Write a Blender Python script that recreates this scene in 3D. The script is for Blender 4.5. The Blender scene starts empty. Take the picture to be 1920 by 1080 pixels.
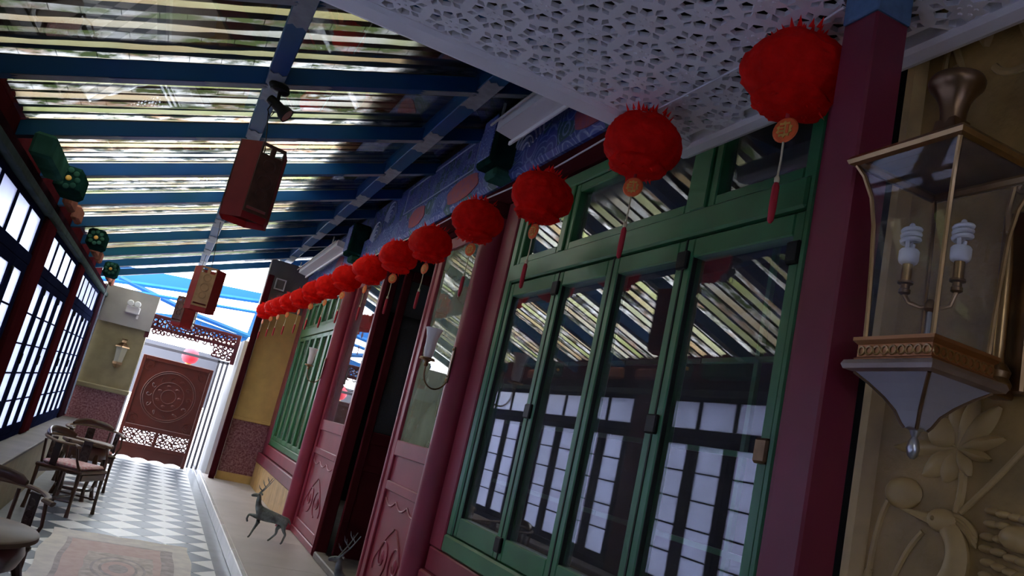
import bpy, math, random
from mathutils import Vector, Matrix, noise
from mathutils.geometry import tessellate_polygon
random.seed(7)
PI = math.pi
scene = bpy.context.scene
COL = scene.collection

# ------------------------------------------------------------------ camera
cam_d = bpy.data.cameras.new('camera')
cam_d.sensor_fit = 'HORIZONTAL'
cam_d.sensor_width = 36.0
cam_d.lens = 1480.0 / 1920.0 * 36.0
cam_d.clip_start = 0.02
cam_d.clip_end = 200
cam = bpy.data.objects.new('camera', cam_d)
COL.objects.link(cam)

def camera_matrix():
    f, vp, th = 1480.0, (298.0, 700.0), math.radians(13.2)   # lens, corridor vanishing point, roll
    up = (math.sin(th), -math.cos(th))
    r = (vp[0] - 960.0, vp[1] - 540.0)
    b = r[0] * up[0] + r[1] * up[1]
    Y = Vector((r[0], r[1], f)).normalized()
    Z = Vector((up[0] * f, up[1] * f, -b)).normalized()
    X = Y.cross(Z)
    # rows X, Y, Z are the world axes in camera (right, down, forward) coordinates
    m = Matrix(((X.x, -X.y, -X.z), (Y.x, -Y.y, -Y.z), (Z.x, -Z.y, -Z.z)))
    return Matrix.Translation((0, 0, 1.5)) @ m.to_4x4()
cam.matrix_world = camera_matrix()
scene.camera = cam

# ------------------------------------------------------------------ world, exposure
world = bpy.data.worlds.new('overcast_sky')
scene.world = world
world.use_nodes = True
bg = world.node_tree.nodes['Background']
bg.inputs[0].default_value = (0.86, 0.92, 1.0, 1)
bg.inputs[1].default_value = 10.5
scene.view_settings.view_transform = 'Standard'
scene.view_settings.look = 'None'
scene.view_settings.gamma = 1
scene.view_settings.use_curve_mapping = False
scene.view_settings.exposure = 0.45
scene.cycles.max_bounces = 10
scene.cycles.transparent_max_bounces = 24
scene.cycles.use_denoising = True
scene.cycles.sample_clamp_indirect = 6.0

# ------------------------------------------------------------------ materials
MATS = {}
def mat(name, col, rough=0.5, metal=0.0, nscale=0, namt=0.3, col2=None, bump=0, bscale=None, coat=0, trans=0, spec=0.5, detail=3):
    m = bpy.data.materials.new(name); MATS[name] = m
    m.use_nodes = True
    nt = m.node_tree; n = nt.nodes; L = nt.links
    p = n['Principled BSDF']
    p.inputs['Base Color'].default_value = (*col, 1)
    p.inputs['Roughness'].default_value = rough
    p.inputs['Metallic'].default_value = metal
    p.inputs['Specular IOR Level'].default_value = spec
    p.inputs['Coat Weight'].default_value = coat
    p.inputs['Coat Roughness'].default_value = 0.15
    tc = n.new('ShaderNodeTexCoord')
    if nscale:
        nz = n.new('ShaderNodeTexNoise'); nz.inputs['Scale'].default_value = nscale; nz.inputs['Detail'].default_value = detail
        L.new(tc.outputs['Object'], nz.inputs['Vector'])
        mr = n.new('ShaderNodeMapRange'); mr.inputs['From Min'].default_value = 0.35; mr.inputs['From Max'].default_value = 0.65
        L.new(nz.outputs['Fac'], mr.inputs['Value'])
        mx = n.new('ShaderNodeMix'); mx.data_type = 'RGBA'
        mx.inputs['A'].default_value = (*col, 1)
        c2 = col2 if col2 else tuple(c * (1 - namt) for c in col)
        mx.inputs['B'].default_value = (*c2, 1)
        L.new(mr.outputs['Result'], mx.inputs['Factor'])
        L.new(mx.outputs['Result'], p.inputs['Base Color'])
        if bump:
            nb = n.new('ShaderNodeTexNoise'); nb.inputs['Scale'].default_value = bscale or nscale
            L.new(tc.outputs['Object'], nb.inputs['Vector'])
            bp = n.new('ShaderNodeBump'); bp.inputs['Strength'].default_value = bump; bp.inputs['Distance'].default_value = 0.01
            L.new(nb.outputs['Fac'], bp.inputs['Height']); L.new(bp.outputs['Normal'], p.inputs['Normal'])
    if trans:
        t = n.new('ShaderNodeBsdfTranslucent'); t.inputs['Color'].default_value = (*col, 1)
        ms = n.new('ShaderNodeMixShader'); ms.inputs[0].default_value = trans
        L.new(p.outputs[0], ms.inputs[1]); L.new(t.outputs[0], ms.inputs[2])
        L.new(ms.outputs[0], n['Material Output'].inputs['Surface'])
    return m

def glass_mat(name, ior=1.5, tint=(1, 1, 1), rough=0.0, dust=0.0, dustcol=(.6, .6, .6)):
    m = bpy.data.materials.new(name); MATS[name] = m
    m.use_nodes = True
    nt = m.node_tree; n = nt.nodes; L = nt.links
    n.remove(n['Principled BSDF'])
    tr = n.new('ShaderNodeBsdfTransparent'); tr.inputs[0].default_value = (*tint, 1)
    gl = n.new('ShaderNodeBsdfGlossy'); gl.inputs['Roughness'].default_value = rough
    # Schlick reflectance, the same from both faces of the sheet
    f0 = ((ior - 1) / (ior + 1)) ** 2 * 1.5
    lw = n.new('ShaderNodeLayerWeight'); lw.inputs[0].default_value = .5
    pw = n.new('ShaderNodeMath'); pw.operation = 'POWER'; pw.inputs[1].default_value = 4.5
    L.new(lw.outputs['Facing'], pw.inputs[0])
    fr = n.new('ShaderNodeMath'); fr.operation = 'MULTIPLY_ADD'; fr.inputs[1].default_value = 1 - f0; fr.inputs[2].default_value = f0
    L.new(pw.outputs[0], fr.inputs[0])
    ms = n.new('ShaderNodeMixShader')
    L.new(fr.outputs[0], ms.inputs[0]); L.new(tr.outputs[0], ms.inputs[1]); L.new(gl.outputs[0], ms.inputs[2])
    out = ms
    if dust:
        df = n.new('ShaderNodeBsdfDiffuse'); df.inputs[0].default_value = (*dustcol, 1)
        m2 = n.new('ShaderNodeMixShader')
        tc = n.new('ShaderNodeTexCoord'); nz = n.new('ShaderNodeTexNoise'); nz.inputs['Scale'].default_value = 2.5
        L.new(tc.outputs['Object'], nz.inputs['Vector'])
        mm = n.new('ShaderNodeMath'); mm.operation = 'MULTIPLY'; mm.inputs[1].default_value = dust * 2
        L.new(nz.outputs['Fac'], mm.inputs[0]); L.new(mm.outputs[0], m2.inputs[0])
        L.new(ms.outputs[0], m2.inputs[1]); L.new(df.outputs[0], m2.inputs[2]); out = m2
    L.new(out.outputs[0], n['Material Output'].inputs['Surface'])
    return m

def translucent_tile(name, cols, dirt, dirtcol=(.012, .016, .006), seed=0.0, stretch=(1.2, 7, 7), lo=.38, hi=.6):
    """weathered translucent roof tile: colour blotches plus dark moss stains"""
    m = bpy.data.materials.new(name); MATS[name] = m
    m.use_nodes = True
    nt = m.node_tree; n = nt.nodes; L = nt.links
    n.remove(n['Principled BSDF'])
    tc = n.new('ShaderNodeTexCoord')
    mp = n.new('ShaderNodeMapping'); mp.inputs['Scale'].default_value = stretch; mp.inputs['Location'].default_value = (seed, seed, seed)
    L.new(tc.outputs['Object'], mp.inputs['Vector'])
    n1 = n.new('ShaderNodeTexNoise'); n1.inputs['Scale'].default_value = 1.0; n1.inputs['Detail'].default_value = 3
    L.new(mp.outputs[0], n1.inputs['Vector'])
    cr = n.new('ShaderNodeValToRGB')
    el = cr.color_ramp.elements
    el[0].position = .3; el[0].color = (*cols[0], 1)
    el[1].position = .7; el[1].color = (*cols[-1], 1)
    for k, c in enumerate(cols[1:-1]):
        e = el.new(.3 + .4 * (k + 1) / (len(cols) - 1)); e.color = (*c, 1)
    L.new(n1.outputs['Fac'], cr.inputs[0])
    n2 = n.new('ShaderNodeTexNoise'); n2.inputs['Scale'].default_value = 2.1; n2.inputs['Detail'].default_value = 6; n2.inputs['Roughness'].default_value = .65
    L.new(mp.outputs[0], n2.inputs['Vector'])
    mr = n.new('ShaderNodeMapRange'); mr.inputs['From Min'].default_value = lo; mr.inputs['From Max'].default_value = hi
    L.new(n2.outputs['Fac'], mr.inputs['Value'])
    mm = n.new('ShaderNodeMath'); mm.operation = 'MULTIPLY'; mm.inputs[1].default_value = dirt
    L.new(mr.outputs[0], mm.inputs[0])
    mx = n.new('ShaderNodeMix'); mx.data_type = 'RGBA'; mx.inputs['B'].default_value = (*dirtcol, 1)
    L.new(mm.outputs[0], mx.inputs['Factor']); L.new(cr.outputs[0], mx.inputs['A'])
    tl = n.new('ShaderNodeBsdfTranslucent'); L.new(mx.outputs['Result'], tl.inputs['Color'])
    df = n.new('ShaderNodeBsdfDiffuse'); L.new(mx.outputs['Result'], df.inputs['Color'])
    ms = n.new('ShaderNodeMixShader'); ms.inputs[0].default_value = .25
    L.new(tl.outputs[0], ms.inputs[1]); L.new(df.outputs[0], ms.inputs[2])
    L.new(ms.outputs[0], n['Material Output'].inputs['Surface'])
    return m

def painted_beam_mat(name, scale=5.0, red=True):
    """flat painted scroll ornament: blue ground, teal and violet fields, pale line work, red cartouches"""
    m = bpy.data.materials.new(name); MATS[name] = m
    m.use_nodes = True
    nt = m.node_tree; n = nt.nodes; L = nt.links
    p = n['Principled BSDF']; p.inputs['Roughness'].default_value = .55
    tc = n.new('ShaderNodeTexCoord')
    mp = n.new('ShaderNodeMapping'); mp.inputs['Scale'].default_value = (0.0, 1.0, 1.0)
    L.new(tc.outputs['Object'], mp.inputs['Vector'])
    vo = n.new('ShaderNodeTexVoronoi'); vo.inputs['Scale'].default_value = scale
    L.new(mp.outputs[0], vo.inputs['Vector'])
    cr = n.new('ShaderNodeValToRGB'); cr.color_ramp.interpolation = 'CONSTANT'
    el = cr.color_ramp.elements
    el[0].position = 0; el[0].color = (.018, .042, .22, 1)
    el[1].position = .3; el[1].color = (.05, .056, .25, 1)
    for pos, c in ((.52, (.008, .06, .08, 1)), (.68, (.07, .11, .28, 1)), (.82, (.022, .05, .28, 1))):
        e = el.new(pos); e.color = c
    sp = n.new('ShaderNodeSeparateColor'); L.new(vo.outputs['Color'], sp.inputs[0]); L.new(sp.outputs[0], cr.inputs[0])
    # pale concentric line work around each cell
    mu = n.new('ShaderNodeMath'); mu.operation = 'MULTIPLY'; mu.inputs[1].default_value = 34
    L.new(vo.outputs['Distance'], mu.inputs[0])
    si = n.new('ShaderNodeMath'); si.operation = 'SINE'; L.new(mu.outputs[0], si.inputs[0])
    gt = n.new('ShaderNodeMapRange'); gt.inputs['From Min'].default_value = .55; gt.inputs['From Max'].default_value = .95
    gt.inputs['To Max'].default_value = .55
    L.new(si.outputs[0], gt.inputs['Value'])
    m1 = n.new('ShaderNodeMix'); m1.data_type = 'RGBA'; m1.inputs['B'].default_value = (.24, .31, .55, 1)
    L.new(gt.outputs[0], m1.inputs['Factor']); L.new(cr.outputs[0], m1.inputs['A'])
    last = m1.outputs['Result']
    # small white dabs
    v2 = n.new('ShaderNodeTexVoronoi'); v2.inputs['Scale'].default_value = 26; L.new(mp.outputs[0], v2.inputs['Vector'])
    lt = n.new('ShaderNodeMapRange'); lt.inputs['From Min'].default_value = .2; lt.inputs['From Max'].default_value = .1; lt.inputs['To Max'].default_value = .5
    L.new(v2.outputs['Distance'], lt.inputs['Value'])
    m2 = n.new('ShaderNodeMix'); m2.data_type = 'RGBA'; m2.inputs['B'].default_value = (.4, .45, .6, 1)
    L.new(lt.outputs[0], m2.inputs['Factor']); L.new(last, m2.inputs['A']); last = m2.outputs['Result']
    L.new(last, p.inputs['Base Color'])
    return m

# paints
mat('maroon_paint', (.21, .020, .045), .4, nscale=3, namt=.25, coat=.1, spec=.4)
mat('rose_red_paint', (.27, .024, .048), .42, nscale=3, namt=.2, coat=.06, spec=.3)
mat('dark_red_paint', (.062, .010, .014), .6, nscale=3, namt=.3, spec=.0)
mat('green_paint', (.03, .175, .062), .36, nscale=4, namt=.22, coat=.2)
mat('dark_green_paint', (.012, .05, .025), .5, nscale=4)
mat('blue_paint', (.004, .052, .20), .5, nscale=1.2, namt=.35, col2=(.003, .072, .17), spec=.2)
mat('bright_blue_paint', (.010, .085, .26), .6, spec=.1, nscale=3, namt=.2)
mat('violet_paint', (.04, .05, .20), .5)
mat('grey_band_paint', (.26, .28, .31), .6, nscale=14, namt=.25, detail=6)
mat('blue_cloth', (.11, .20, .34), .8, nscale=30, namt=.25)
mat('navy_frame', (.012, .016, .045), .6, nscale=3, namt=.3, spec=.0)
mat('teal_paint', (.035, .11, .085), .6, nscale=5, namt=.4, spec=.0)
mat('grey_teal', (.07, .095, .095), .7, nscale=5, namt=.3, spec=.0)
mat('teal_dark_paint', (.008, .035, .03), .6, nscale=9, namt=.5, spec=.0)
mat('pink_paint', (.30, .12, .09), .7, nscale=5, spec=.0)
mat('gold_paint', (.75, .42, .08), .45, nscale=30, namt=.3)
mat('plum_dark', (.03, .012, .018), .7, nscale=4, spec=.0)
# stone, plaster, tile
mat('grey_stone', (.22, .24, .28), .35, nscale=5, namt=.2)
mat('white_tile', (.74, .74, .76), .42, nscale=6, namt=.08)
mat('slate_tile', (.10, .125, .17), .42, nscale=6, namt=.2)
mat('platform_stone', (.52, .465, .455), .45, nscale=2.5, namt=.14, detail=6)
mat('white_marble', (.85, .84, .88), .2, nscale=4, namt=.12)
mat('khaki_plaster', (.30, .25, .14), .6, nscale=6, namt=.2, bump=.2)
mat('yellow_plaster', (.62, .40, .13), .6, nscale=5, namt=.15)
mat('mosaic_red', (.13, .02, .03), .35, nscale=38, col2=(.34, .17, .18), detail=5)
mat('grey_plaster', (.42, .40, .41), .7, nscale=3, namt=.15)
mat('grey_brown_plaster', (.17, .15, .145), .7, nscale=3, namt=.2)
mat('white_plaster', (.30, .30, .32), .8, spec=.1)
mat('grey_aluminium', (.10, .10, .115), .7, spec=.1)
mat('dull_glass', (.26, .235, .17), .4)
mat('threshold_stone', (.20, .17, .155), .6, nscale=6, namt=.25)
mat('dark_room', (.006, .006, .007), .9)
mat('curtain_grey', (.05, .05, .045), .9, nscale=8)
# woods, metals
mat('walnut', (.075, .03, .018), .3, nscale=5, namt=.4, coat=.3)
mat('walnut_light', (.15, .095, .06), .55, nscale=5, namt=.25, spec=.25)
mat('dark_wood', (.03, .014, .010), .4, nscale=5, namt=.4)
mat('screen_wood', (.088, .012, .005), .4, nscale=4, namt=.25)
mat('fret_red', (.12, .016, .028), .45)
mat('pine_board', (.58, .35, .13), .5, nscale=7, namt=.25)
mat('brass', (.50, .32, .15), .32, metal=1.0, nscale=8, namt=.3)
mat('bronze_dark', (.26, .16, .09), .35, metal=1.0, nscale=8, namt=.4)
mat('pale_bronze', (.42, .33, .28), .4, metal=.8, nscale=8, namt=.2)
mat('copper_red', (.52, .25, .12), .35, metal=1.0)
mat('verdigris_bronze', (.24, .28, .28), .5, metal=.1, nscale=14, col2=(.07, .075, .07), detail=5)
mat('sash_shade_black', (.008, .016, .010), .7)  # near-black standing in for shade in the sash reveals and grooves
mat('black_metal', (.008, .008, .009), .5, spec=.25)
mat('steel', (.5, .5, .5), .3, metal=1)
mat('smoked_glass', (.36, .34, .36), .3)
mat('white_metal', (.66, .64, .68), .4)
mat('white_enamel', (.86, .84, .87), .45)
mat('bulb_white', (.78, .79, .84), .3)
mat('frosted_white', (.92, .88, .87), .35, trans=.35)
mat('relief_plaster', (.42, .26, .075), .5, nscale=5, col2=(.22, .14, .04), bump=.25, bscale=60)
mat('relief_high', (.52, .35, .13), .45, nscale=9, namt=.25)
# cloth, paper
mat('pom_red', (.97, .014, .009), .7, nscale=20, namt=.3, trans=.35, spec=.1, bump=1.0, bscale=38)
mat('pom_fringe', (.95, .025, .02), .7, trans=.4, spec=.1)
mat('orange_paper', (.75, .12, .02), .6)
mat('cream_cord', (.65, .58, .35), .7)
mat('white_cord', (.75, .74, .78), .6)
mat('tassel_red', (.45, .015, .03), .7)
mat('lantern_red', (.27, .012, .014), .6, nscale=12, namt=.2, trans=.3)
mat('lantern_wood', (.12, .045, .03), .5, nscale=14, namt=.5)
mat('lantern_tan', (.36, .20, .10), .6, nscale=16, namt=.3, trans=.2)
mat('cushion_pink', (.55, .20, .22), .8, nscale=40, col2=(.68, .55, .54))
mat('rug_cream', (.78, .74, .71), .95, nscale=9, col2=(.66, .62, .62))
mat('rug_pink', (.62, .46, .46), .95, nscale=12, col2=(.68, .55, .54))
mat('rug_grey', (.58, .52, .54), .95, nscale=12)
mat('rug_pale', (.72, .64, .62), .95, nscale=14)
mat('blue_sheet', (.015, .09, .26), .6, trans=.1, spec=.1)
mat('pink_lantern', (.75, .10, .14), .6, trans=.4)
# glass
glass_mat('window_glass', 1.75, dust=.05, dustcol=(.42, .40, .44))
glass_mat('dusty_glass', 1.55, tint=(.8, .85, .8), dust=.16, dustcol=(.30, .36, .28))
glass_mat('curtained_glass', 1.55, tint=(.6, .65, .55), dust=.34, dustcol=(.40, .47, .36))
glass_mat('lamp_glass', 1.5, dust=.07, dustcol=(.5, .5, .52))
glass_mat('roof_glass', 1.16)
mat('frosted_pane', (.66, .69, .84), .25, nscale=1.6, namt=.3, trans=.45)
# roof tiles
def tset(cols, k): return [tuple(min(1, c * k) for c in q) for q in cols]
T_SM, T_MO = [], []
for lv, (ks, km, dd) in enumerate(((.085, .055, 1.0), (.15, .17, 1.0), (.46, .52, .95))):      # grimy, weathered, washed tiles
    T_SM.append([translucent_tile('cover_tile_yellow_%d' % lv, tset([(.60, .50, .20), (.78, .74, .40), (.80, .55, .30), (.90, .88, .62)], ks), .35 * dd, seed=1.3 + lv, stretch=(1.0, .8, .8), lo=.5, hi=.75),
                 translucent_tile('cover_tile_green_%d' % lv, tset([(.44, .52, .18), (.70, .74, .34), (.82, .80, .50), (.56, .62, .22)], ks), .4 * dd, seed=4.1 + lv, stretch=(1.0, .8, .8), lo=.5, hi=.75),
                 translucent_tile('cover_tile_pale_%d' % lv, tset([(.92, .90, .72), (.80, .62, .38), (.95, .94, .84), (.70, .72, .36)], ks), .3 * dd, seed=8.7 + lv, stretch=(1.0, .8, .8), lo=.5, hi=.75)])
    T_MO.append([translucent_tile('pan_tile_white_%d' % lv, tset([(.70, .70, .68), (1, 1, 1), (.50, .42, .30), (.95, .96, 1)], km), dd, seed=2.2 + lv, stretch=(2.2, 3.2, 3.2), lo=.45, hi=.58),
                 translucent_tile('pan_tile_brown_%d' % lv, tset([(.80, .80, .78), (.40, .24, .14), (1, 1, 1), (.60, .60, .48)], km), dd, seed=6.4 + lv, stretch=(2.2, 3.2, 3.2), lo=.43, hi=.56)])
mat('moss_joint', (.014, .018, .008), .95, nscale=5, col2=(.03, .022, .012))
mat('dark_tile', (.022, .016, .013), .8, nscale=4)
painted_beam_mat('painted_scrolls')
painted_beam_mat('painted_scrolls_fine', 9.0)
mat('painted_red_cartouche', (.34, .05, .055), .55, nscale=22, col2=(.22, .05, .12), detail=5)
mat('painted_white_line', (.36, .40, .55), .55)

# ------------------------------------------------------------------ mesh builder
class MB:
    def __init__(s): s.v = []; s.f = []
    def add(s, vs, fs):
        o = len(s.v); s.v += [tuple(v) for v in vs]; s.f += [tuple(i + o for i in f) for f in fs]; return s
    def box(s, x0, x1, y0, y1, z0, z1):
        vs = [(x, y, z) for x in (x0, x1) for y in (y0, y1) for z in (z0, z1)]
        return s.add(vs, [(0, 1, 3, 2), (4, 6, 7, 5), (0, 4, 5, 1), (2, 3, 7, 6), (0, 2, 6, 4), (1, 5, 7, 3)])
    def bbox(s, x0, x1, y0, y1, z0, z1, b=.006):
        """box with chamfered edges"""
        cx, cy, cz = (x0 + x1) / 2, (y0 + y1) / 2, (z0 + z1) / 2
        hx, hy, hz = (x1 - x0) / 2, (y1 - y0) / 2, (z1 - z0) / 2
        b = min(b, hx * .9, hy * .9, hz * .9)
        vs = []; idx = {}
        for sx in (-1, 1):
            for sy in (-1, 1):
                for sz in (-1, 1):
                    for a in range(3):
                        d = [hx - b, hy - b, hz - b]; d[a] += b
                        idx[(sx, sy, sz, a)] = len(vs)
                        vs.append((cx + sx * d[0], cy + sy * d[1], cz + sz * d[2]))
        fs = []
        for a in range(3):
            for sg in (-1, 1):
                q = []
                for (p, r) in ((-1, -1), (1, -1), (1, 1), (-1, 1)):
                    k = [0, 0, 0]; k[a] = sg; k[(a + 1) % 3] = p; k[(a + 2) % 3] = r
                    q.append(idx[(*k, a)])
                fs.append(tuple(q if sg > 0 else q[::-1]))
        for a in range(3):                      # edges along axis a
            b1, b2 = (a + 1) % 3, (a + 2) % 3
            for p in (-1, 1):
                for r in (-1, 1):
                    k0 = [0, 0, 0]; k0[a] = -1; k0[b1] = p; k0[b2] = r
                    k1 = list(k0); k1[a] = 1
                    fs.append((idx[(*k0, b1)], idx[(*k0, b2)], idx[(*k1, b2)], idx[(*k1, b1)]))
        for sx in (-1, 1):
            for sy in (-1, 1):
                for sz in (-1, 1):
                    fs.append(tuple(idx[(sx, sy, sz, a)] for a in range(3)))
        return s.add(vs, fs)
    def tube(s, pts, r, n=8, caps=True, flat=None):
        pts = [Vector(p) for p in pts]
        rr = r if isinstance(r, (list, tuple)) else [r] * len(pts)
        prev = None; rings = []
        for i, p in enumerate(pts):
            t = (pts[min(i + 1, len(pts) - 1)] - pts[max(i - 1, 0)])
            t = t.normalized() if t.length > 1e-9 else Vector((0, 0, 1))
            if prev is None:
                a = Vector((0, 0, 1)) if abs(t.z) < .9 else Vector((1, 0, 0))
                u = t.cross(a).normalized()
            else:
                u = (prev - t * prev.dot(t))
                u = u.normalized() if u.length > 1e-6 else t.orthogonal().normalized()
            prev = u; w = t.cross(u)
            ring = []
            for k in range(n):
                a = 2 * PI * k / n
                q = (u * math.cos(a) + w * math.sin(a)) * rr[i]
                if flat: q = Vector((q.x * flat[0], q.y * flat[1], q.z * flat[2]))
                ring.append(p + q)
            rings.append(ring)
        vs = [v for ring in rings for v in ring]; fs = []
        for i in range(len(pts) - 1):
            for k in range(n):
                k2 = (k + 1) % n
                fs.append((i * n + k, i * n + k2, (i + 1) * n + k2, (i + 1) * n + k))
        if caps:
            fs.append(tuple(range(n))[::-1]); fs.append(tuple((len(pts) - 1) * n + k for k in range(n)))
        return s.add(vs, fs)
    def lathe(s, prof, n=20, c=(0, 0, 0), caps=True):
        vs = []; fs = []
        for (r, z) in prof:
            for k in range(n):
                a = 2 * PI * k / n
                vs.append((c[0] + r * math.cos(a), c[1] + r * math.sin(a), c[2] + z))
        for i in range(len(prof) - 1):
            for k in range(n):
                k2 = (k + 1) % n
                fs.append((i * n + k, i * n + k2, (i + 1) * n + k2, (i + 1) * n + k))
        if caps:
            fs.append(tuple(range(n))[::-1]); fs.append(tuple((len(prof) - 1) * n + k for k in range(n)))
        return s.add(vs, fs)
    def ell(s, c, r, n=12, m=8, rot=None):
        vs = [Vector((0, 0, -r[2]))]
        for i in range(1, m):
            t = PI * i / m - PI / 2
            for k in range(n):
                a = 2 * PI * k / n
                vs.append(Vector((r[0] * math.cos(t) * math.cos(a), r[1] * math.cos(t) * math.sin(a), r[2] * math.sin(t))))
        vs.append(Vector((0, 0, r[2])))
        if rot is not None: vs = [rot @ v for v in vs]
        vs = [v + Vector(c) for v in vs]
        fs = [(0, 1 + (k + 1) % n, 1 + k) for k in range(n)]
        for i in range(m - 2):
            for k in range(n):
                k2 = (k + 1) % n; a = 1 + i * n
                fs.append((a + k, a + k2, a + n + k2, a + n + k))
        a = 1 + (m - 2) * n; e = len(vs) - 1
        fs += [(a + k, a + (k + 1) % n, e) for k in range(n)]
        return s.add(vs, fs)
    def prism(s, poly, plane, d0, d1):
        """poly: 2-D outline extruded along the plane's normal. plane 'xz' (normal y), 'yz' (normal x), 'xy' (normal z)"""
        def P(p, d):
            return {'xz': (p[0], d, p[1]), 'yz': (d, p[0], p[1]), 'xy': (p[0], p[1], d)}[plane]
        n = len(poly)
        vs = [P(p, d0) for p in poly] + [P(p, d1) for p in poly]
        tri = tessellate_polygon([[Vector((p[0], p[1], 0)) for p in poly]])
        fs = [tuple(t) for t in tri] + [tuple(i + n for i in t[::-1]) for t in tri]
        fs += [(k, (k + 1) % n, n + (k + 1) % n, n + k) for k in range(n)]
        return s.add(vs, fs)
    def xf(s, M):
        s.v = [tuple(M @ Vector(v)) for v in s.v]; return s
    def mesh(s, name):
        me = bpy.data.meshes.new(name)
        me.from_pydata(s.v, [], s.f); me.validate(); me.update()
        return me
    def build(s, name, m, parent=None, smooth=False, local=False):
        o = Vector((0, 0, 0))
        if parent is not None and not local:
            q = parent
            while q is not None: o += q.location; q = q.parent
        if o.length: s.v = [(v[0] - o.x, v[1] - o.y, v[2] - o.z) for v in s.v]
        me = s.mesh(name)
        me.materials.append(MATS[m] if isinstance(m, str) else m)
        fix_normals(me)
        if smooth: shade(me)
        ob = bpy.data.objects.new(name, me); COL.objects.link(ob)
        ob.parent = parent
        return ob

import bmesh
def fix_normals(me):
    bm = bmesh.new(); bm.from_mesh(me)
    bmesh.ops.recalc_face_normals(bm, faces=bm.faces)
    bm.to_mesh(me); bm.free()
def shade(me, ang=math.radians(40)):
    me.polygons.foreach_set('use_smooth', [True] * len(me.polygons))
    try: me.set_sharp_from_angle(angle=ang)
    except Exception: pass

def tag(o, label, cat, group=None):
    o['label'] = label; o['category'] = cat
    if group: o['group'] = group
    return o
def struct(o):
    o['kind'] = 'structure'; return o
def empty(name, loc=(0, 0, 0), rz=0.0):
    o = bpy.data.objects.new(name, None); COL.objects.link(o)
    o.location = loc; o.rotation_euler = (0, 0, rz); o.empty_display_size = .1
    return o
def thing(name, label, cat, loc=(0, 0, 0), rz=0.0, group=None):
    return tag(empty(name, loc, rz), label, cat, group)
def dup(root, loc, rz=None, label=None):
    r = root.copy(); COL.objects.link(r); r.location = loc
    if rz is not None: r.rotation_euler = (0, 0, rz)
    if label: r['label'] = label
    for ch in list(root.children):
        c = ch.copy(); COL.objects.link(c); c.parent = r
        for g in list(ch.children):
            d = g.copy(); COL.objects.link(d); d.parent = c
    return r
def linked(ob, parent, loc=(0, 0, 0), rot=None):
    c = ob.copy(); COL.objects.link(c); c.parent = parent; c.location = loc
    if rot: c.rotation_euler = rot
    return c
def arc(c, r, a0, a1, n, plane='xz', d=0.0):
    out = []
    for i in range(n + 1):
        a = a0 + (a1 - a0) * i / n
        p, q = c[0] + r * math.cos(a), c[1] + r * math.sin(a)
        out.append({'xz': (p, d, q), 'yz': (d, p, q), 'xy': (p, q, d)}[plane])
    return out

SLOPE = .372
def zroof(x): return 3.281 + SLOPE * x          # underside of the rafters

# ================================================================== SETTING
# ------------------------------------------------------------------ floor with diagonal tiles
floor = struct(MB().box(-1.2, 1.05, -3.2, 17.5, -.12, -.010).build('floor', 'grey_stone'))
D = .41
TX0, TX1 = -.67, .90
def clip_rect(poly, x0, x1, y0, y1):
    def clip(P, f, inter):
        out = []
        for i, p in enumerate(P):
            q = P[(i + 1) % len(P)]
            if f(p): out.append(p)
            if f(p) != f(q): out.append(inter(p, q))
        return out
    def ix(X): return lambda p, q: (X, p[1] + (q[1] - p[1]) * (X - p[0]) / (q[0] - p[0]))
    def iy(Y): return lambda p, q: (p[0] + (q[0] - p[0]) * (Y - p[1]) / (q[1] - p[1]), Y)
    for f, i in ((lambda p: p[0] >= x0, ix(x0)), (lambda p: p[0] <= x1, ix(x1)), (lambda p: p[1] >= y0, iy(y0)), (lambda p: p[1] <= y1, iy(y1))):
        if len(poly) < 3: return []
        poly = clip(poly, f, i)
    return poly
h = D / 2 - .0035
whole = {}
rest = {'white_tile': MB(), 'slate_tile': MB()}
for i in range(-8, 9):
    for j in range(-16, 78):
        if (i + j) % 2: continue
        cx, cy = .30 + i * D / 2, 8.63 + (j - 40) * D / 2
        if not (-3.0 < cy < 15.5): continue
        m = 'slate_tile' if i % 2 == 0 else 'white_tile'
        poly = [(cx - h, cy), (cx, cy - h), (cx + h, cy), (cx, cy + h)]
        cl = clip_rect(poly, TX0, TX1, -3, 15.3)
        if len(cl) < 3: continue
        if cy < 5.2:
            rest[m].prism(cl, 'xy', -.012, 0); continue
        if len(cl) == 4 and all(abs(a[0] - b[0]) + abs(a[1] - b[1]) < 1e-6 for a, b in zip(cl, poly)):
            if m not in whole:
                whole[m] = MB().prism([(p[0] - cx, p[1] - cy) for p in poly], 'xy', -.012, 0).mesh('tile')
                whole[m].materials.append(MATS[m]); fix_normals(whole[m])
            t = bpy.data.objects.new('tile', whole[m]); COL.objects.link(t); t.parent = floor; t.location = (cx, cy, 0)
        else:
            MB().prism(cl, 'xy', -.012, 0).build('tile', m, floor)
for m, b in rest.items():
    o = b.build('tile_field', m, floor); o['kind'] = 'stuff'
MB().box(-.70, -.675, -3, 15.3, -.012, .001).build('edge_strip', 'white_tile', floor)

# raised stone platform along the hall front
plat = struct(MB().box(1.07, 1.95, -3.0, 13.95, -.1, .12).build('floor_platform', 'platform_stone'))
plat['label'] = 'raised stone platform along the hall front'
for k in range(13):
    y0 = -2.6 + 1.3 * k
    MB().bbox(1.034, 1.08, y0, y0 + 1.294, -.01, .123, .008).build('edge_stone', 'white_marble', plat)
for k in range(11):
    y0 = -.5 + 1.3 * k
    MB().bbox(1.082, 1.93, y0, y0 + 1.296, .10, .122, .002).build('stone_slab', 'platform_stone', plat)

# ground far outside and neighbouring white walls
g = struct(MB().box(-30, 30, -30, 45, -.6, -.45).build('ground_outside', 'grey_plaster'))
g['label'] = 'pale ground outside the gallery'

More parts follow.
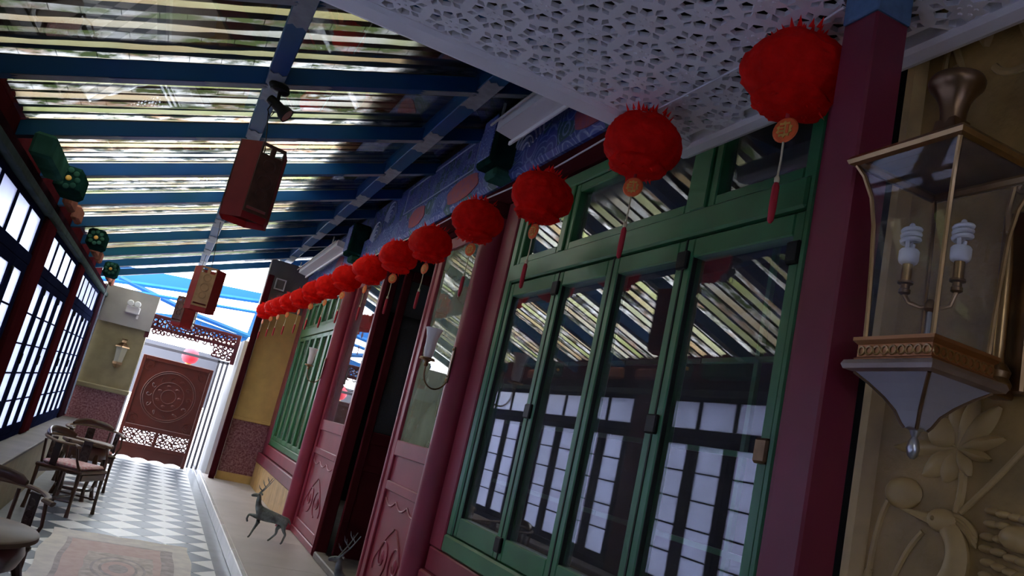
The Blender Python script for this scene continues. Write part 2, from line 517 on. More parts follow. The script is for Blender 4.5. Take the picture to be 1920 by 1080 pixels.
# ------------------------------------------------------------------ roof
ceil_ = struct(empty('ceiling', (0, 0, 0)))
ceil_['label'] = 'sloping translucent tile roof on blue painted rafters'
RX0, RX1 = -1.32, 1.98
def slopebox(mb, x0, x1, y0, y1, lo, hi):
    vs = []
    for x in (x0, x1):
        for y in (y0, y1):
            for d in (lo, hi): vs.append((x, y, zroof(x) + d))
    return mb.add(vs, [(0, 1, 3, 2), (4, 6, 7, 5), (0, 4, 5, 1), (2, 3, 7, 6), (0, 2, 6, 4), (1, 5, 7, 3)])
RAF = [4.8 + 1.2 * k for k in range(-6, 9)]
for ry in RAF:
    o = slopebox(MB(), RX0, RX1, ry, ry + .09, 0, .11).build('rafter', 'blue_paint', ceil_)
    if ry < 3: continue
    for (a, b, mm) in ((-1.16, -.72, 'grey_band_paint'), (-.72, -.25, 'violet_paint'), (-.25, .06, 'grey_band_paint'), (.175, .42, 'grey_band_paint'), (1.0, 1.345, 'grey_band_paint'), (1.48, 1.7, 'grey_band_paint')):
        e = .035
        zig = [(a, ry + .004), (b, ry + .004), (b + e, ry + .026), (b, ry + .045), (b + e, ry + .064), (b, ry + .086), (a, ry + .086), (a + e, ry + .064), (a, ry + .045), (a + e, ry + .026)]
        mb = MB(); n_ = len(zig)
        tri = tessellate_polygon([[Vector((p[0], p[1], 0)) for p in zig]])
        mb.add([(p[0], p[1], zroof(p[0]) - .004) for p in zig] + [(p[0], p[1], zroof(p[0]) + .002) for p in zig],
               [tuple(t) for t in tri] + [tuple(i + n_ for i in t) for t in tri] + [(k, (k + 1) % n_, n_ + (k + 1) % n_, n_ + k) for k in range(n_)])
        mb.build('painted_band', mm, o)
for (bx0, bx1, nm) in ((.065, .17, 'c'), (1.35, 1.47, 'r')):
    zb = zroof((bx0 + bx1) / 2) - .01
    o = MB().bbox(bx0, bx1, -2.4, 14.6, zb, zb + .15, .006).build('purlin', 'blue_paint', ceil_)
    for ry in RAF:
        if ry < 2.5: continue
        for (a, b) in ((ry - .22, ry + .32),):
            e = .03; w = bx1 - bx0
            zig = [(bx0 + .003, a), (bx0 + w * .25, a + e), (bx0 + w * .5, a), (bx0 + w * .75, a + e), (bx1 - .003, a), (bx1 - .003, b), (bx0 + w * .75, b - e), (bx0 + w * .5, b), (bx0 + w * .25, b - e), (bx0 + .003, b)]
            MB().prism(zig, 'xy', zb - .004, zb + .002).build('painted_band', 'grey_band_paint', o)
# translucent tile rows: smooth cover tiles and mottled pan tiles in turn, moss-dark joints
PITCH = .15
def tile_row(y, kind, k):
    mb = MB(); up = .165
    if kind == 0:
        nx, na, r = 26, 6, .0755
        L_ = RX1 - RX0
        vs = []
        for i in range(nx + 1):
            x = RX0 + L_ * i / nx
            rr = r
            for a in range(na + 1):
                t = PI * a / na
                vs.append((x, y + rr * math.cos(t), zroof(x) + up + rr * .26 * math.sin(t) * (1 + .15 * noise.noise(Vector((x * 4, y * 5, a))))))
        fs = [(i * (na + 1) + a, i * (na + 1) + a + 1, (i + 1) * (na + 1) + a + 1, (i + 1) * (na + 1) + a) for i in range(nx) for a in range(na)]
        mb.add(vs, fs)
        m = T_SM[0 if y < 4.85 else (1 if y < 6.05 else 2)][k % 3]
        nm = 'cover_tile_row'
    else:
        x = RX0
        while x < RX1:
            ln = random.uniform(.12, .19); r = .0755
            na, nx = 5, 4; vs = []
            for i in range(nx + 1):
                q = i / nx; xx = x + ln * 1.02 * q
                dp = .35 + .65 * math.sin(PI * q); rr = r
                for a in range(na + 1):
                    t = PI + PI * a / na
                    vs.append((xx, y + rr * math.cos(t), zroof(xx) + up + rr * .10 * dp * math.sin(t)))
            mb.add(vs, [(i * (na + 1) + a, i * (na + 1) + a + 1, (i + 1) * (na + 1) + a + 1, (i + 1) * (na + 1) + a) for i in range(nx) for a in range(na)])
            x += ln
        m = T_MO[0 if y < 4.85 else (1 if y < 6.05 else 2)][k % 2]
        nm = 'pan_tile_row'
    me = mb.mesh(nm); me.materials.append(m)
    me.polygons.foreach_set('use_smooth', [True] * len(me.polygons))
    o = bpy.data.objects.new(nm, me); COL.objects.link(o); o.parent = ceil_
    # moss joint beside it
    mb = MB(); n_ = 60; vs = []
    for i in range(n_ + 1):
        xx = RX0 + (RX1 - RX0) * i / n_
        w = .021 + .009 * noise.noise(Vector((xx * 6, y * 7, 0))) + .022 * max(0, noise.noise(Vector((xx * 2.3, y * 3, 5))) - .12)
        w *= 1.55 if y < 4.85 else 1.0
        for sgn in (-1, 1): vs.append((xx, y + PITCH / 2 + sgn * w, zroof(xx) + up - .010))
    mb.add(vs, [(2 * i, 2 * i + 1, 2 * i + 3, 2 * i + 2) for i in range(n_)])
    me = mb.mesh('moss_joint'); me.materials.append(MATS['moss_joint'])
    o = bpy.data.objects.new('moss_joint', me); COL.objects.link(o); o.parent = ceil_
y = -1.9; k = 0
while y < 14.55:
    tile_row(y, k % 2, k * 7 // 3); y += PITCH; k += 1
for i, ry in enumerate(RAF[:-1]):
    if ry < 1: continue
    # thin glass sheet laid over the rafters of each bay
    slopebox(MB(), -1.3, 1.9, ry + .095, ry + 1.195, .114, .118).build('glass_sheet', 'roof_glass', ceil_)
# dark boarded eave of the main hall lying over the upper edge of the gallery roof
ev = MB()
slopebox(ev, .80, 5.0, -2.6, 15, .21, .40)
eave = struct(ev.build('roof_eave', 'dark_tile')); eave['label'] = 'dark eave of the main hall above the gallery'

cov = struct(MB().box(-.25, 1.84, -2.6, 2.70, 3.10, 3.13).build('light_block_board', 'dark_tile'))  # unseen board, added to block light so the panel holes look dark
cov['label'] = 'unseen dark board added above the perforated panel to block light'
# ------------------------------------------------------------------ left wall with window bays
LX = -1.18
wall_l = struct(MB().box(LX - .22, LX - .01, -3, 14.6, -.1, .53).build('wall_left', 'khaki_plaster'))
bench = MB().bbox(LX - .02, -.905, -3, 14.4, .49, .53, .008).build('ledge', 'grey_brown_plaster', wall_l)
MB().box(LX - .01, -.925, -3, 14.4, -.01, .49).build('ledge_front', 'khaki_plaster', wall_l)
MB().bbox(LX - .12, LX + .07, -3, 14.5, 2.50, 2.565, .008).build('top_plate', 'grey_teal', wall_l)
MB().bbox(LX - .10, LX + .03, -3, 14.5, 2.57, 2.66, .008).build('upper_plate', 'plum_dark', wall_l)
COLY = [(-1.45, -.95), (1.42, 1.95), (4.32, 4.85), (7.2, 7.75), (10.1, 10.6), (13.6, 14.45)]
for (a, b) in COLY:
    MB().bbox(LX - .1, LX + .05, a, b, .53, 2.50, .02).build('column', 'dark_red_paint' if a < 13 else 'plum_dark', wall_l)
def left_window(n, y0, y1):
    w = struct(empty('window_%d' % n, (LX, y0, .53)))
    X0, X1 = LX - .045, LX + .015
    fr = MB()
    fr.bbox(X0, X1, y0, y1, .53, .60); fr.bbox(X0, X1, y0, y1, 2.45, 2.50); fr.bbox(X0, X1 + .01, y0, y1, 2.08, 2.17)
    fr.bbox(X0, X1, y0, y0 + .05, .6, 2.45); fr.bbox(X0, X1, y1 - .05, y1, .6, 2.45)
    fr.build('window_frame', 'navy_frame', w)
    nc = max(2, round((y1 - y0) / .6)); cw = (y1 - y0 - .1) / nc
    for i in range(nc):
        a = y0 + .05 + cw * i; b = a + cw
        sb = MB(); st = .095; XF = X1 + .012
        sb.bbox(X0 + .01, XF, a + .003, a + st, .603, 2.077); sb.bbox(X0 + .01, XF, b - st, b - .003, .603, 2.077)
        sb.bbox(X0 + .01, XF, a + st, b - st, .603, .68); sb.bbox(X0 + .01, XF, a + st, b - st, 2.01, 2.077)
        s = sb.build('casement', 'navy_frame', w)
        for q in range(1, 5):
            zz = .68 + 1.33 * q / 5
            MB().box(XF - .02, XF - .006, a + st, b - st, zz - .007, zz + .007).build('glazing_bar', 'navy_frame', s)
        MB().box(XF - .022, XF - .014, a + st, b - st, .68, 2.01).build('pane', 'frosted_pane', s)
        if i % 2 == 0:
            MB().bbox(XF, XF + .02, b - .045, b - .015, 1.30, 1.40).build('catch', 'black_metal', s)
            MB().bbox(XF, XF + .02, b - .045, b - .015, 1.94, 2.00).build('hinge', 'black_metal', s)
    nt_ = nc; cw = (y1 - y0 - .1) / nt_
    for i in range(nt_):
        a = y0 + .05 + cw * i; b = a + cw
        sb = MB()
        sb.bbox(X0 + .01, X1, a, a + .03, 2.17, 2.45); sb.bbox(X0 + .01, X1, b - .03, b, 2.17, 2.45)
        s = sb.build('transom_frame', 'navy_frame', w)
        MB().box(X1 - .018, X1 - .010, a + .03, b - .03, 2.17, 2.45).build('pane', 'frosted_pane', s)
    return w
for (a, b) in ((-3.0, -1.45), (-.95, .20)):          # blind bays level with and behind the camera
    for q in range(4):
        y0 = a + (b - a) * q / 4
        MB().bbox(LX - .06, LX + .01, y0 + .003, a + (b - a) * (q + 1) / 4 - .003, .53, 2.50, .01).build('wall_panel', 'dark_red_paint', wall_l)
left_window(7, .20, 1.42)  # short unseen window, added to brighten the near end
for k in range(1, 5):
    left_window(k, COLY[k][1], COLY[k + 1][0])
# gable fill between the top plate and the rafters
for k in range(7):
    y0 = -2.4 + 2.4 * k
    MB().box(LX - .3, LX - .12, y0, y0 + 2.39, 2.5, 3.0).build('infill_board', 'dark_red_paint', wall_l)
# beam heads that rest on the top plate
for (y0, big) in ((6.75, 1), (9.65, 0), (12.5, 0)):
    x0 = LX + .05
    hd = MB().bbox(x0, x0 + .19, y0, y0 + .4, 2.665, 2.865, .03).build('beam_head', 'teal_dark_paint', wall_l)
    if big: MB().bbox(LX + .02, LX + .16, y0 - .95, y0 - .25, 2.665, 2.83, .02).build('painted_block', 'teal_paint', wall_l)
    cx, cz = x0 + .095, 2.765
    for a in range(8):
        t = 2 * PI * a / 8
        MB().ell((cx + .062 * math.cos(t), y0 - .002, cz + .065 * math.sin(t)), (.022, .006, .022), 10, 6).build('petal', 'teal_paint', hd, True)
    MB().ell((cx, y0 - .002, cz), (.022, .008, .022), 10, 6).build('centre_boss', 'gold_paint', hd, True)
    MB().bbox(LX + .06, LX + .13, y0 + .62, y0 + 1.0, 2.66, 2.78, .02).build('painted_block', 'pink_paint', wall_l)
    MB().bbox(LX + .06, LX + .13, y0 + 1.3, y0 + 1.6, 2.66, 2.80, .02).build('painted_block', 'pink_paint', wall_l)

# ------------------------------------------------------------------ back wall behind the camera
wb = struct(MB().box(-1.4, -.75, -3.2, -3.05, -.1, 4.5).build('wall_back', 'grey_brown_plaster'))
MB().box(1.35, 4.3, -3.2, -3.05, -.1, 4.5).build('wall_piece', 'grey_brown_plaster', wb)
MB().box(-.75, 1.35, -3.2, -3.05, -.1, .7).build('wall_piece', 'grey_brown_plaster', wb)
MB().box(-.75, 1.35, -3.2, -3.05, 2.5, 4.5).build('wall_piece', 'grey_brown_plaster', wb)
w7 = struct(empty('window_8', (.3, -3.1, .7)))
for q in range(4):
    a = -.75 + .525 * q
    f_ = MB(); f_.bbox(a, a + .06, -3.16, -3.06, .7, 2.5); f_.bbox(a + .465, a + .525, -3.16, -3.06, .7, 2.5); f_.bbox(a + .06, a + .465, -3.16, -3.06, .7, .77); f_.bbox(a + .06, a + .465, -3.16, -3.06, 2.43, 2.5)
    f_ = f_.build('casement', 'navy_frame', w7)
    MB().box(a + .06, a + .465, -3.11, -3.10, .77, 2.43).build('pane', 'frosted_pane', f_)

# ------------------------------------------------------------------ right wall: hall front
FX = 1.85
wall_r = struct(empty('wall_right', (FX, 0, 0)))
wall_r['label'] = 'red and green painted hall front'
# plinth under the big window
MB().bbox(FX + .02, FX + .16, 1.95, 4.93, .12, .60, .01).build('plinth', 'rose_red_paint', wall_r)
MB().bbox(FX - .05, FX + .16, 1.95, 4.93, .60, .70, .012).build('plinth_mould', 'rose_red_paint', wall_r)
MB().bbox(FX - .015, FX + .16, 1.95, 4.93, .70, .845, .008).build('window_board', 'rose_red_paint', wall_r)
MB().bbox(FX - .01, FX + .12, 4.735, 4.965, .845, 3.18, .008).build('red_stile', 'rose_red_paint', wall_r)
MB().bbox(FX + .0, FX + .12, 1.95, 2.045, .845, 3.18, .008).build('red_stile', 'maroon_paint', wall_r)
# architrave and painted tie beams
MB().bbox(FX - .03, FX + .2, .3, 13.5, 3.18, 3.352, .01).build('architrave', 'dark_red_paint', wall_r)
b1 = MB().bbox(FX - .07, FX + .2, .3, 13.5, 3.356, 3.64, .03).build('painted_beam', 'painted_scrolls', wall_r)
b2 = MB().bbox(FX - .01, FX + .2, .3, 13.5, 3.645, 4.05, .02).build('painted_beam', 'painted_scrolls_fine', wall_r)
MB().box(FX + .02, FX + .2, .3, 13.5, 4.05, 4.5).build('upper_wall', 'dark_tile', wall_r)
# cartouches and panel outlines on the painted beams
for (y0, y1, z0, z1, bb, x) in ((5.62, 6.35, 3.40, 3.60, b1, FX - .076), (7.0, 7.5, 3.40, 3.60, b1, FX - .076), (3.55, 4.05, 3.40, 3.62, b1, FX - .076), (10.6, 11.1, 3.4, 3.6, b1, FX - .076),
                                (4.0, 4.3, 3.72, 3.98, b2, FX - .016)):
    cy, cz, ry_, rz_ = (y0 + y1) / 2, (z0 + z1) / 2, (y1 - y0) / 2, (z1 - z0) / 2
    pl = [(cy + ry_ * math.copysign(abs(math.cos(t)) ** .8, math.cos(t)) * (1 + .06 * math.sin(6 * t)), cz + rz_ * math.copysign(abs(math.sin(t)) ** .8, math.sin(t))) for t in [2 * PI * q / 28 for q in range(28)]]
    MB().prism(pl, 'yz', x, x + .01).build('red_cartouche', 'painted_red_cartouche', bb)
for (y0, y1, z0, z1) in ((6.0, 8.1, 3.70, 3.99), (10.5, 12.6, 3.70, 3.99)):
    mb = MB(); x = FX - .014
    mb.box(x, x + .01, y0, y1, z0, z0 + .014); mb.box(x, x + .01, y0, y1, z1 - .014, z1); mb.box(x, x + .01, y0, y0 + .014, z0, z1); mb.box(x, x + .01, y1 - .014, y1, z0, z1)
    mb.build('panel_outline', 'painted_white_line', b2)
for (yc, zc, sgn) in ((8.7, 3.72, 1), (5.2, 3.74, -1), (8.95, 3.5, 1), (3.2, 3.7, 1), (4.75, 3.5, 1)):
    mb = MB()
    for q in range(5):
        r = .06 + .05 * q
        mb.tube(arc((yc, zc), r, PI * .1, PI * .9, 10, 'yz', FX - (.014 if zc > 3.64 else .074)), .007, 5)
    mb.build('scroll_arcs', 'painted_white_line', b2 if zc > 3.64 else b1)
# brackets / beam heads above the columns
for yc in (5.08, 9.65):
    br = MB().bbox(FX - .24, FX - .02, yc - .14, yc + .16, 3.42, 3.82, .02).build('beam_head', 'teal_dark_paint', wall_r)
    MB().bbox(FX - .18, FX - .02, yc - .10, yc + .10, 3.34, 3.42, .02).build('bracket', 'teal_paint', br)
    MB().bbox(FX - .25, FX - .24, yc - .11, yc + .13, 3.46, 3.78, .006).build('face_panel', 'painted_scrolls_fine', br)

# round columns
def column(yc, label):
    c = thing('round_column', label, 'column', (FX - .02, yc, .12), group='round columns of the hall front')
    MB().lathe([(.14, .0), (.14, .04), (.125, .07), (.105, .09), (.10, .11), (.10, 3.06)], 28, (FX - .02, yc, .12)).build('shaft', 'rose_red_paint', c, True)
    MB().lathe([(.105, 2.95), (.115, 2.96), (.115, 3.05), (.105, 3.06)], 28, (FX - .02, yc, .12)).build('collar', 'dark_red_paint', c, True)
    return c
column(5.08, 'rose-red round column between the doorway and the large green window')
column(9.65, 'rose-red round column between the doorway and the far green window')

# ------------------------------------------------------------------ the large green folding window
def frame_rect(mb, x0, x1, y0, y1, z0, z1, w, b=.006):
    mb.bbox(x0, x1, y0, y0 + w, z0, z1, b); mb.bbox(x0, x1, y1 - w, y1, z0, z1, b)
    mb.bbox(x0, x1, y0 + w, y1 - w, z0, z0 + w, b); mb.bbox(x0, x1, y0 + w, y1 - w, z1 - w, z1, b)
def big_window():
    w = struct(empty('window_5', (FX, 2.05, .85)))
    w['label'] = 'large green folding window of four sashes with transom lights'
    fr = MB()
    fr.bbox(FX, FX + .12, 4.655, 4.735, .95, 3.18, .01); fr.bbox(FX, FX + .12, 2.045, 2.075, .95, 3.18, .006)
    fr.bbox(FX - .012, FX + .12, 2.045, 4.735, .848, .955, .012); fr.bbox(FX, FX + .12, 2.075, 4.655, 3.10, 3.18, .008)
    fr.bbox(FX - .008, FX + .12, 2.075, 4.655, 2.568, 2.69, .01)
    fr.build('window_frame', 'green_paint', w)
    ys = [4.652, 3.97, 3.375, 2.77, 2.078]
    for i in range(4):
        a, b = ys[i + 1] + .003, ys[i] - .003
        sb = MB(); st = .052
        x0, x1 = FX + .012, FX + .085
        sb.bbox(x0, x1, a, a + st, .958, 2.562, .006); sb.bbox(x0, x1, b - st, b, .958, 2.562, .006)
        sb.bbox(x0, x1, a + st, b - st, .958, 1.075, .006); sb.bbox(x0, x1, a + st, b - st, 2.475, 2.562, .006)
        s = sb.build('sash', 'green_paint', w)
        MB().box(x0 + .026, x0 + .032, a + st - .005, b - st + .005, 1.07, 2.48).build('pane', 'window_glass', s)
        MB().box(x0 + .004, x0 + .025, b - st - .007, b - st - .001, 1.076, 2.474).build('reveal_shade', 'sash_shade_black', s)  # dark strip, painted shade of the reveal beside the glass
        MB().box(x0 - .003, x0 + .002, b - .004, b + .006, .958, 2.562).build('joint_gap', 'sash_shade_black', s)  # near-black strip for the shaded groove between sashes
        if i in (0, 2):
            for zz in (1.0, 1.72, 2.43):
                MB().bbox(x0 - .018, x0 + .006, a - .04, a + .034, zz - .005, zz + .075, .006).build('hinge', 'black_metal', s)
        if i == 3:
            for zz in (1.66, 2.36):
                MB().bbox(x0 - .022, x0 + .006, a - .01, a + .055, zz, zz + .085, .008).build('hinge', 'black_metal' if zz > 2 else 'bronze_dark', s)
        # inner lattice window behind the glass
        ib = MB(); xm = FX + .19; c = (a + b) / 2
        ib.box(xm, xm + .02, c - .012, c + .012, .9, 2.56)
        for zz in (1.33, 1.70, 2.07): ib.box(xm, xm + .02, a, b, zz - .011, zz + .011)
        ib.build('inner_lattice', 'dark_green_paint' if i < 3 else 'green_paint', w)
    # transom lights
    for (a, b) in ((4.04, 4.655), (2.79, 3.99), (2.075, 2.68)):
        sb = MB(); frame_rect(sb, FX + .012, FX + .075, a, b, 2.69, 3.10, .05)
        s = sb.build('transom_frame', 'green_paint', w)
        MB().box(FX + .05, FX + .055, a + .045, b - .045, 2.735, 3.055).build('pane', 'window_glass', s)
    mb = MB(); mb.bbox(FX - .002, FX + .12, 3.99, 4.04, 2.69, 3.10); mb.bbox(FX - .002, FX + .12, 2.68, 2.79, 2.69, 3.10)
    mb.build('mullion', 'green_paint', w)
big_window()

# ------------------------------------------------------------------ far green window
def far_window():
    w = struct(empty('window_6', (FX, 9.9, .8)))
    w['label'] = 'far green hall window of narrow panes'
    fr = MB()
    y0, y1 = 10.05, 13.1
    frame_rect(fr, FX, FX + .1, y0, y1, .82, 3.18, .09, .01)
    fr.bbox(FX - .006, FX + .1, y0 + .09, y1 - .09, 2.55, 2.68, .008)
    fr.build('window_frame', 'green_paint', w)
    n = 6; cw = (y1 - y0 - .18) / n
    for i in range(n):
        a = y0 + .09 + cw * i + .003; b = a + cw - .006
        sb = MB(); frame_rect(sb, FX + .012, FX + .06, a, b, .913, 2.546, .06)
        s = sb.build('sash', 'green_paint', w)
        MB().box(FX + .04, FX + .046, a + .05, b - .05, .96, 2.5).build('pane', 'dusty_glass', s)
        sb = MB(); frame_rect(sb, FX + .012, FX + .06, a, b, 2.683, 3.088, .045)
        s = sb.build('transom_frame', 'green_paint', w)
        MB().box(FX + .04, FX + .046, a + .04, b - .04, 2.72, 3.05).build('pane', 'dusty_glass', s)
    MB().bbox(FX - .01, FX + .12, 9.72, 10.045, .62, 3.18, .008).build('red_stile', 'rose_red_paint', wall_r)
    MB().bbox(FX - .01, FX + .12, 13.105, 13.5, .5, 3.18, .008).build('red_stile', 'maroon_paint', wall_r)
    MB().bbox(FX - .03, FX + .12, 10.045, 13.105, .66, .815, .01).build('window_board', 'rose_red_paint', wall_r)
    MB().bbox(FX - .07, FX + .12, 9.72, 13.5, .50, .655, .012).build('plinth_mould', 'maroon_paint', wall_r)
    MB().box(FX - .0, FX + .12, 9.72, 13.5, .12, .50).build('plinth', 'maroon_paint', wall_r)
far_window()
bb = thing('board_skirting', 'honey-coloured wooden boards fixed low under the far green window', 'boards', (FX - .05, 11.7, .15))
for k in range(8):
    y0 = 9.82 + .455 * k
    MB().bbox(FX - .06, FX - .005, y0, y0 + .45, .124, .495, .004).build('board', 'pine_board', bb)

# ------------------------------------------------------------------ doorway with red carved leaves
def carve(mb, y0, y1, z0, z1, x):
    """raised ruyi scroll carving on a door panel (plane x)"""
    w = y1 - y0; hgt = z1 - z0; c = (y0 + y1) / 2; r = .008
    top = [(x, y0 + w * t, z1 - hgt * (.06 + .07 * abs(math.sin(3 * PI * t)))) for t in [i / 18 for i in range(19)]]
    mb.tube(top, r, 6)
    lo = z0 + hgt * .06; pk = z0 + hgt * .68
    for s in (-1, 1):
        pts = []
        for i in range(15):
            t = i / 14
            pts.append((x, c + s * (w * .40) * math.sin(PI * .5 * (1 - t) + .05) * (1 + .05 * math.sin(9 * t)), lo + hgt * .12 + (pk - lo - hgt * .12) * t))
        mb.tube(pts, r, 6)
        pts = []
        for i in range(22):
            t = i / 21; a = PI * (1.5 - 2.4 * t) if s > 0 else PI * (-.5 + 2.4 * t)
            rr = 1 - .7 * t
            pts.append((x, c + s * w * .19 + w * .17 * rr * math.cos(a), lo + hgt * .30 + hgt * .22 * rr * math.sin(a)))
        mb.tube(pts, r, 6)
        mb.ell((x, c + s * w * .19, lo + hgt * .30), (.010, w * .04, hgt * .07), 8, 6)
def door_leaf(parent, y0, y1, x=FX, gz=(1.42, 3.02), glass='dusty_glass'):
    lf = MB(); st = .10; z0, z1 = .20, 3.12
    lf.bbox(x, x + .055, y0, y0 + st, z0, z1); lf.bbox(x, x + .055, y1 - st, y1, z0, z1)
    for (a, b) in ((z0, z0 + .10), (1.03, 1.10), (1.30, gz[0]), (gz[1], z1)): lf.bbox(x, x + .055, y0 + st, y1 - st, a, b)
    leaf = lf.build('door_leaf', 'rose_red_paint', parent)
    MB().box(x + .026, x + .032, y0 + st - .006, y1 - st + .006, gz[0] - .005, gz[1] + .005).build('pane', glass, leaf)
    MB().bbox(x + .02, x + .04, y0 + st - .005, y1 - st + .005, .295, 1.035, .004).build('lower_panel', 'rose_red_paint', leaf)
    MB().bbox(x + .02, x + .04, y0 + st - .005, y1 - st + .005, 1.095, 1.305, .004).build('middle_panel', 'rose_red_paint', leaf)
    c = MB(); carve(c, y0 + st + .03, y1 - st - .03, .32, 1.01, x + .019)
    c.build('carving', 'rose_red_paint', leaf, True)
    return leaf
door = struct(empty('door_1', (FX, 7.3, .15)))
door['label'] = 'red carved hall doors with one leaf standing open'
door_leaf(door, 5.22, 6.36, glass='curtained_glass')
door_leaf(door, 8.17, 9.52, glass='window_glass')
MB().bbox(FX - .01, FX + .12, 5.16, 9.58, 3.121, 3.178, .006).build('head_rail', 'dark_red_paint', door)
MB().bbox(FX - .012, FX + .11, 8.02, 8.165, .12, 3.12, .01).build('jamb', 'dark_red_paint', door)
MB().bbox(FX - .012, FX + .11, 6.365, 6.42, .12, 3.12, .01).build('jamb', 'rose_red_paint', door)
MB().bbox(FX - .02, FX + .10, 6.43, 8.01, .123, .19, .01).build('threshold', 'threshold_stone', door)
MB().bbox(FX - .01, FX + .1, 5.2, 6.36, .123, .198, .008).build('bottom_rail', 'rose_red_paint', door)
MB().bbox(FX - .01, FX + .1, 8.17, 9.54, .123, .198, .008).build('bottom_rail', 'rose_red_paint', door)
# the leaf that stands open, swung into the hall
ol = MB()
ol.bbox(FX + .12, FX + .20, 7.82, 7.875, .2, 3.1); ol.bbox(FX + .62, FX + .72, 7.82, 7.875, .2, 3.1)
for (a, b) in ((.2, .3), (1.03, 1.10), (1.3, 1.42), (3.0, 3.1)): ol.bbox(FX + .2, FX + .62, 7.82, 7.875, a, b)
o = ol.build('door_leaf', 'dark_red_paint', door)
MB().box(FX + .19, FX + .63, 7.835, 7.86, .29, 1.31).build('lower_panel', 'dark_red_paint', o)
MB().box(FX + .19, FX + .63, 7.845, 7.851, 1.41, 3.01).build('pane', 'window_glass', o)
# dim room behind the front
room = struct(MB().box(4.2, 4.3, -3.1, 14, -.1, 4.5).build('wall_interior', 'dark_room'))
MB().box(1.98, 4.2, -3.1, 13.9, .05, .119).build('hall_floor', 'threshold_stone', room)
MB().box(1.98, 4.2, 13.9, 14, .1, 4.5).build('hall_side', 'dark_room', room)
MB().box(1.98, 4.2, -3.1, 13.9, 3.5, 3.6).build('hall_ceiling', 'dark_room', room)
cu = MB()
pl = [(2.75 + .05 * math.sin(i * 1.3), 8.4 + .035 * i) for i in range(14)]
cu.prism(pl + [(p[0] + .03, p[1]) for p in pl[::-1]], 'xy', .6, 3.3)
tag(cu.build('curtain', 'curtain_grey'), 'dull grey curtain hanging just inside the dark doorway', 'curtain')

# ------------------------------------------------------------------ far right return wall, far left wall
wf = struct(empty('wall_far_right', (1.5, 13.5, .15)))
MB().box(1.25, 1.86, 13.5, 13.75, .12, .25).build('skirting', 'yellow_plaster', wf)
MB().box(1.25, 1.86, 13.505, 13.75, .25, 1.08).build('mosaic_dado', 'mosaic_red', wf)
MB().bbox(1.24, 1.86, 13.47, 13.75, 1.08, 1.14, .01).build('dado_cap', 'yellow_plaster', wf)
MB().box(1.25, 1.86, 13.5, 13.75, 1.14, 2.95).build('plaster_panel', 'yellow_plaster', wf)
MB().box(1.14, 1.96, 13.52, 13.75, 2.95, 3.75).build('upper_wall', 'grey_brown_plaster', wf)
MB().bbox(1.235, 1.25, 13.47, 13.75, .16, 2.95, .004).build('corner_bead', 'white_metal', wf)
tag(MB().bbox(1.14, 1.232, 13.36, 13.45, .123, 3.46, .008).build('corner_post', 'dark_red_paint'), 'slim dark red post at the corner of the far yellow wall', 'post')
sp = thing('wall_speaker', 'square grey box with a pale frame high above the far yellow wall', 'speaker', (1.36, 13.5, 3.36))
MB().bbox(1.29, 1.44, 13.47, 13.52, 3.27, 3.44, .006).build('body', 'grey_brown_plaster', sp)
mb = MB()
for (a, b, c, d) in ((1.28, 1.30, 3.26, 3.45), (1.43, 1.45, 3.26, 3.45), (1.30, 1.43, 3.26, 3.28), (1.30, 1.43, 3.43, 3.45)): mb.bbox(a, b, 13.455, 13.50, c, d, .003)
mb.build('frame', 'white_metal', sp)

wfl = struct(empty('wall_far_left', (-.8, 14.5, 0)))
MB().box(-1.2, -.37, 14.5, 14.75, -.01, 1.03).build('mosaic_dado', 'mosaic_red', wfl)
MB().bbox(-1.2, -.345, 14.42, 14.75, 1.03, 1.11, .015).build('dado_cap', 'khaki_plaster', wfl)
MB().box(-1.2, -.365, 14.5, 14.75, 1.11, 2.12).build('plaster_panel', 'khaki_plaster', wfl)
MB().box(-1.2, -.34, 14.44, 14.75, 2.12, 2.72).build('upper_wall', 'grey_plaster', wfl)
MB().bbox(-.37, -.35, 14.48, 14.75, 0, 1.03, .004).build('corner_bead', 'white_metal', wfl)

# emergency light on the grey wall
em = thing('emergency_light', 'white twin-head emergency light on the grey wall above the khaki panel', 'lamp', (-.68, 14.42, 2.38))
MB().bbox(-.79, -.57, 14.37, 14.44, 2.34, 2.46, .012).build('body', 'white_enamel', em)
for x in (-.74, -.63):
    o = MB().lathe([(.02, 0), (.05, .01), (.052, .05), (.04, .06)], 14, (0, 0, 0)).xf(Matrix.Translation((x, 14.37, 2.50)) @ Matrix.Rotation(PI / 2, 4, 'X')).build('lamp_head', 'bulb_white', em, True)
MB().bbox(-.60, -.57, 14.40, 14.44, 2.27, 2.33, .004).build('plug', 'white_enamel', em)
# small wall lantern on the khaki panel
fl = thing('far_wall_lantern', 'small dull wall lantern on the khaki panel beside the carved screen', 'lamp', (-.65, 14.42, 1.45))
MB().lathe([(.02, 0), (.07, .06), (.075, .10)], 4, (-.65, 14.42, 1.43)).build('base', 'bronze_dark', fl)
MB().lathe([(.062, .10), (.085, .34)], 4, (-.65, 14.42, 1.43)).build('glass_body', 'dull_glass', fl)
MB().lathe([(.11, .34), (.10, .36), (.035, .42), (.03, .46), (.05, .48)], 4, (-.65, 14.42, 1.43)).build('cap', 'bronze_dark', fl)
MB().bbox(-.67, -.63, 14.42, 14.5, 1.60, 1.64, .004).build('bracket', 'bronze_dark', fl)

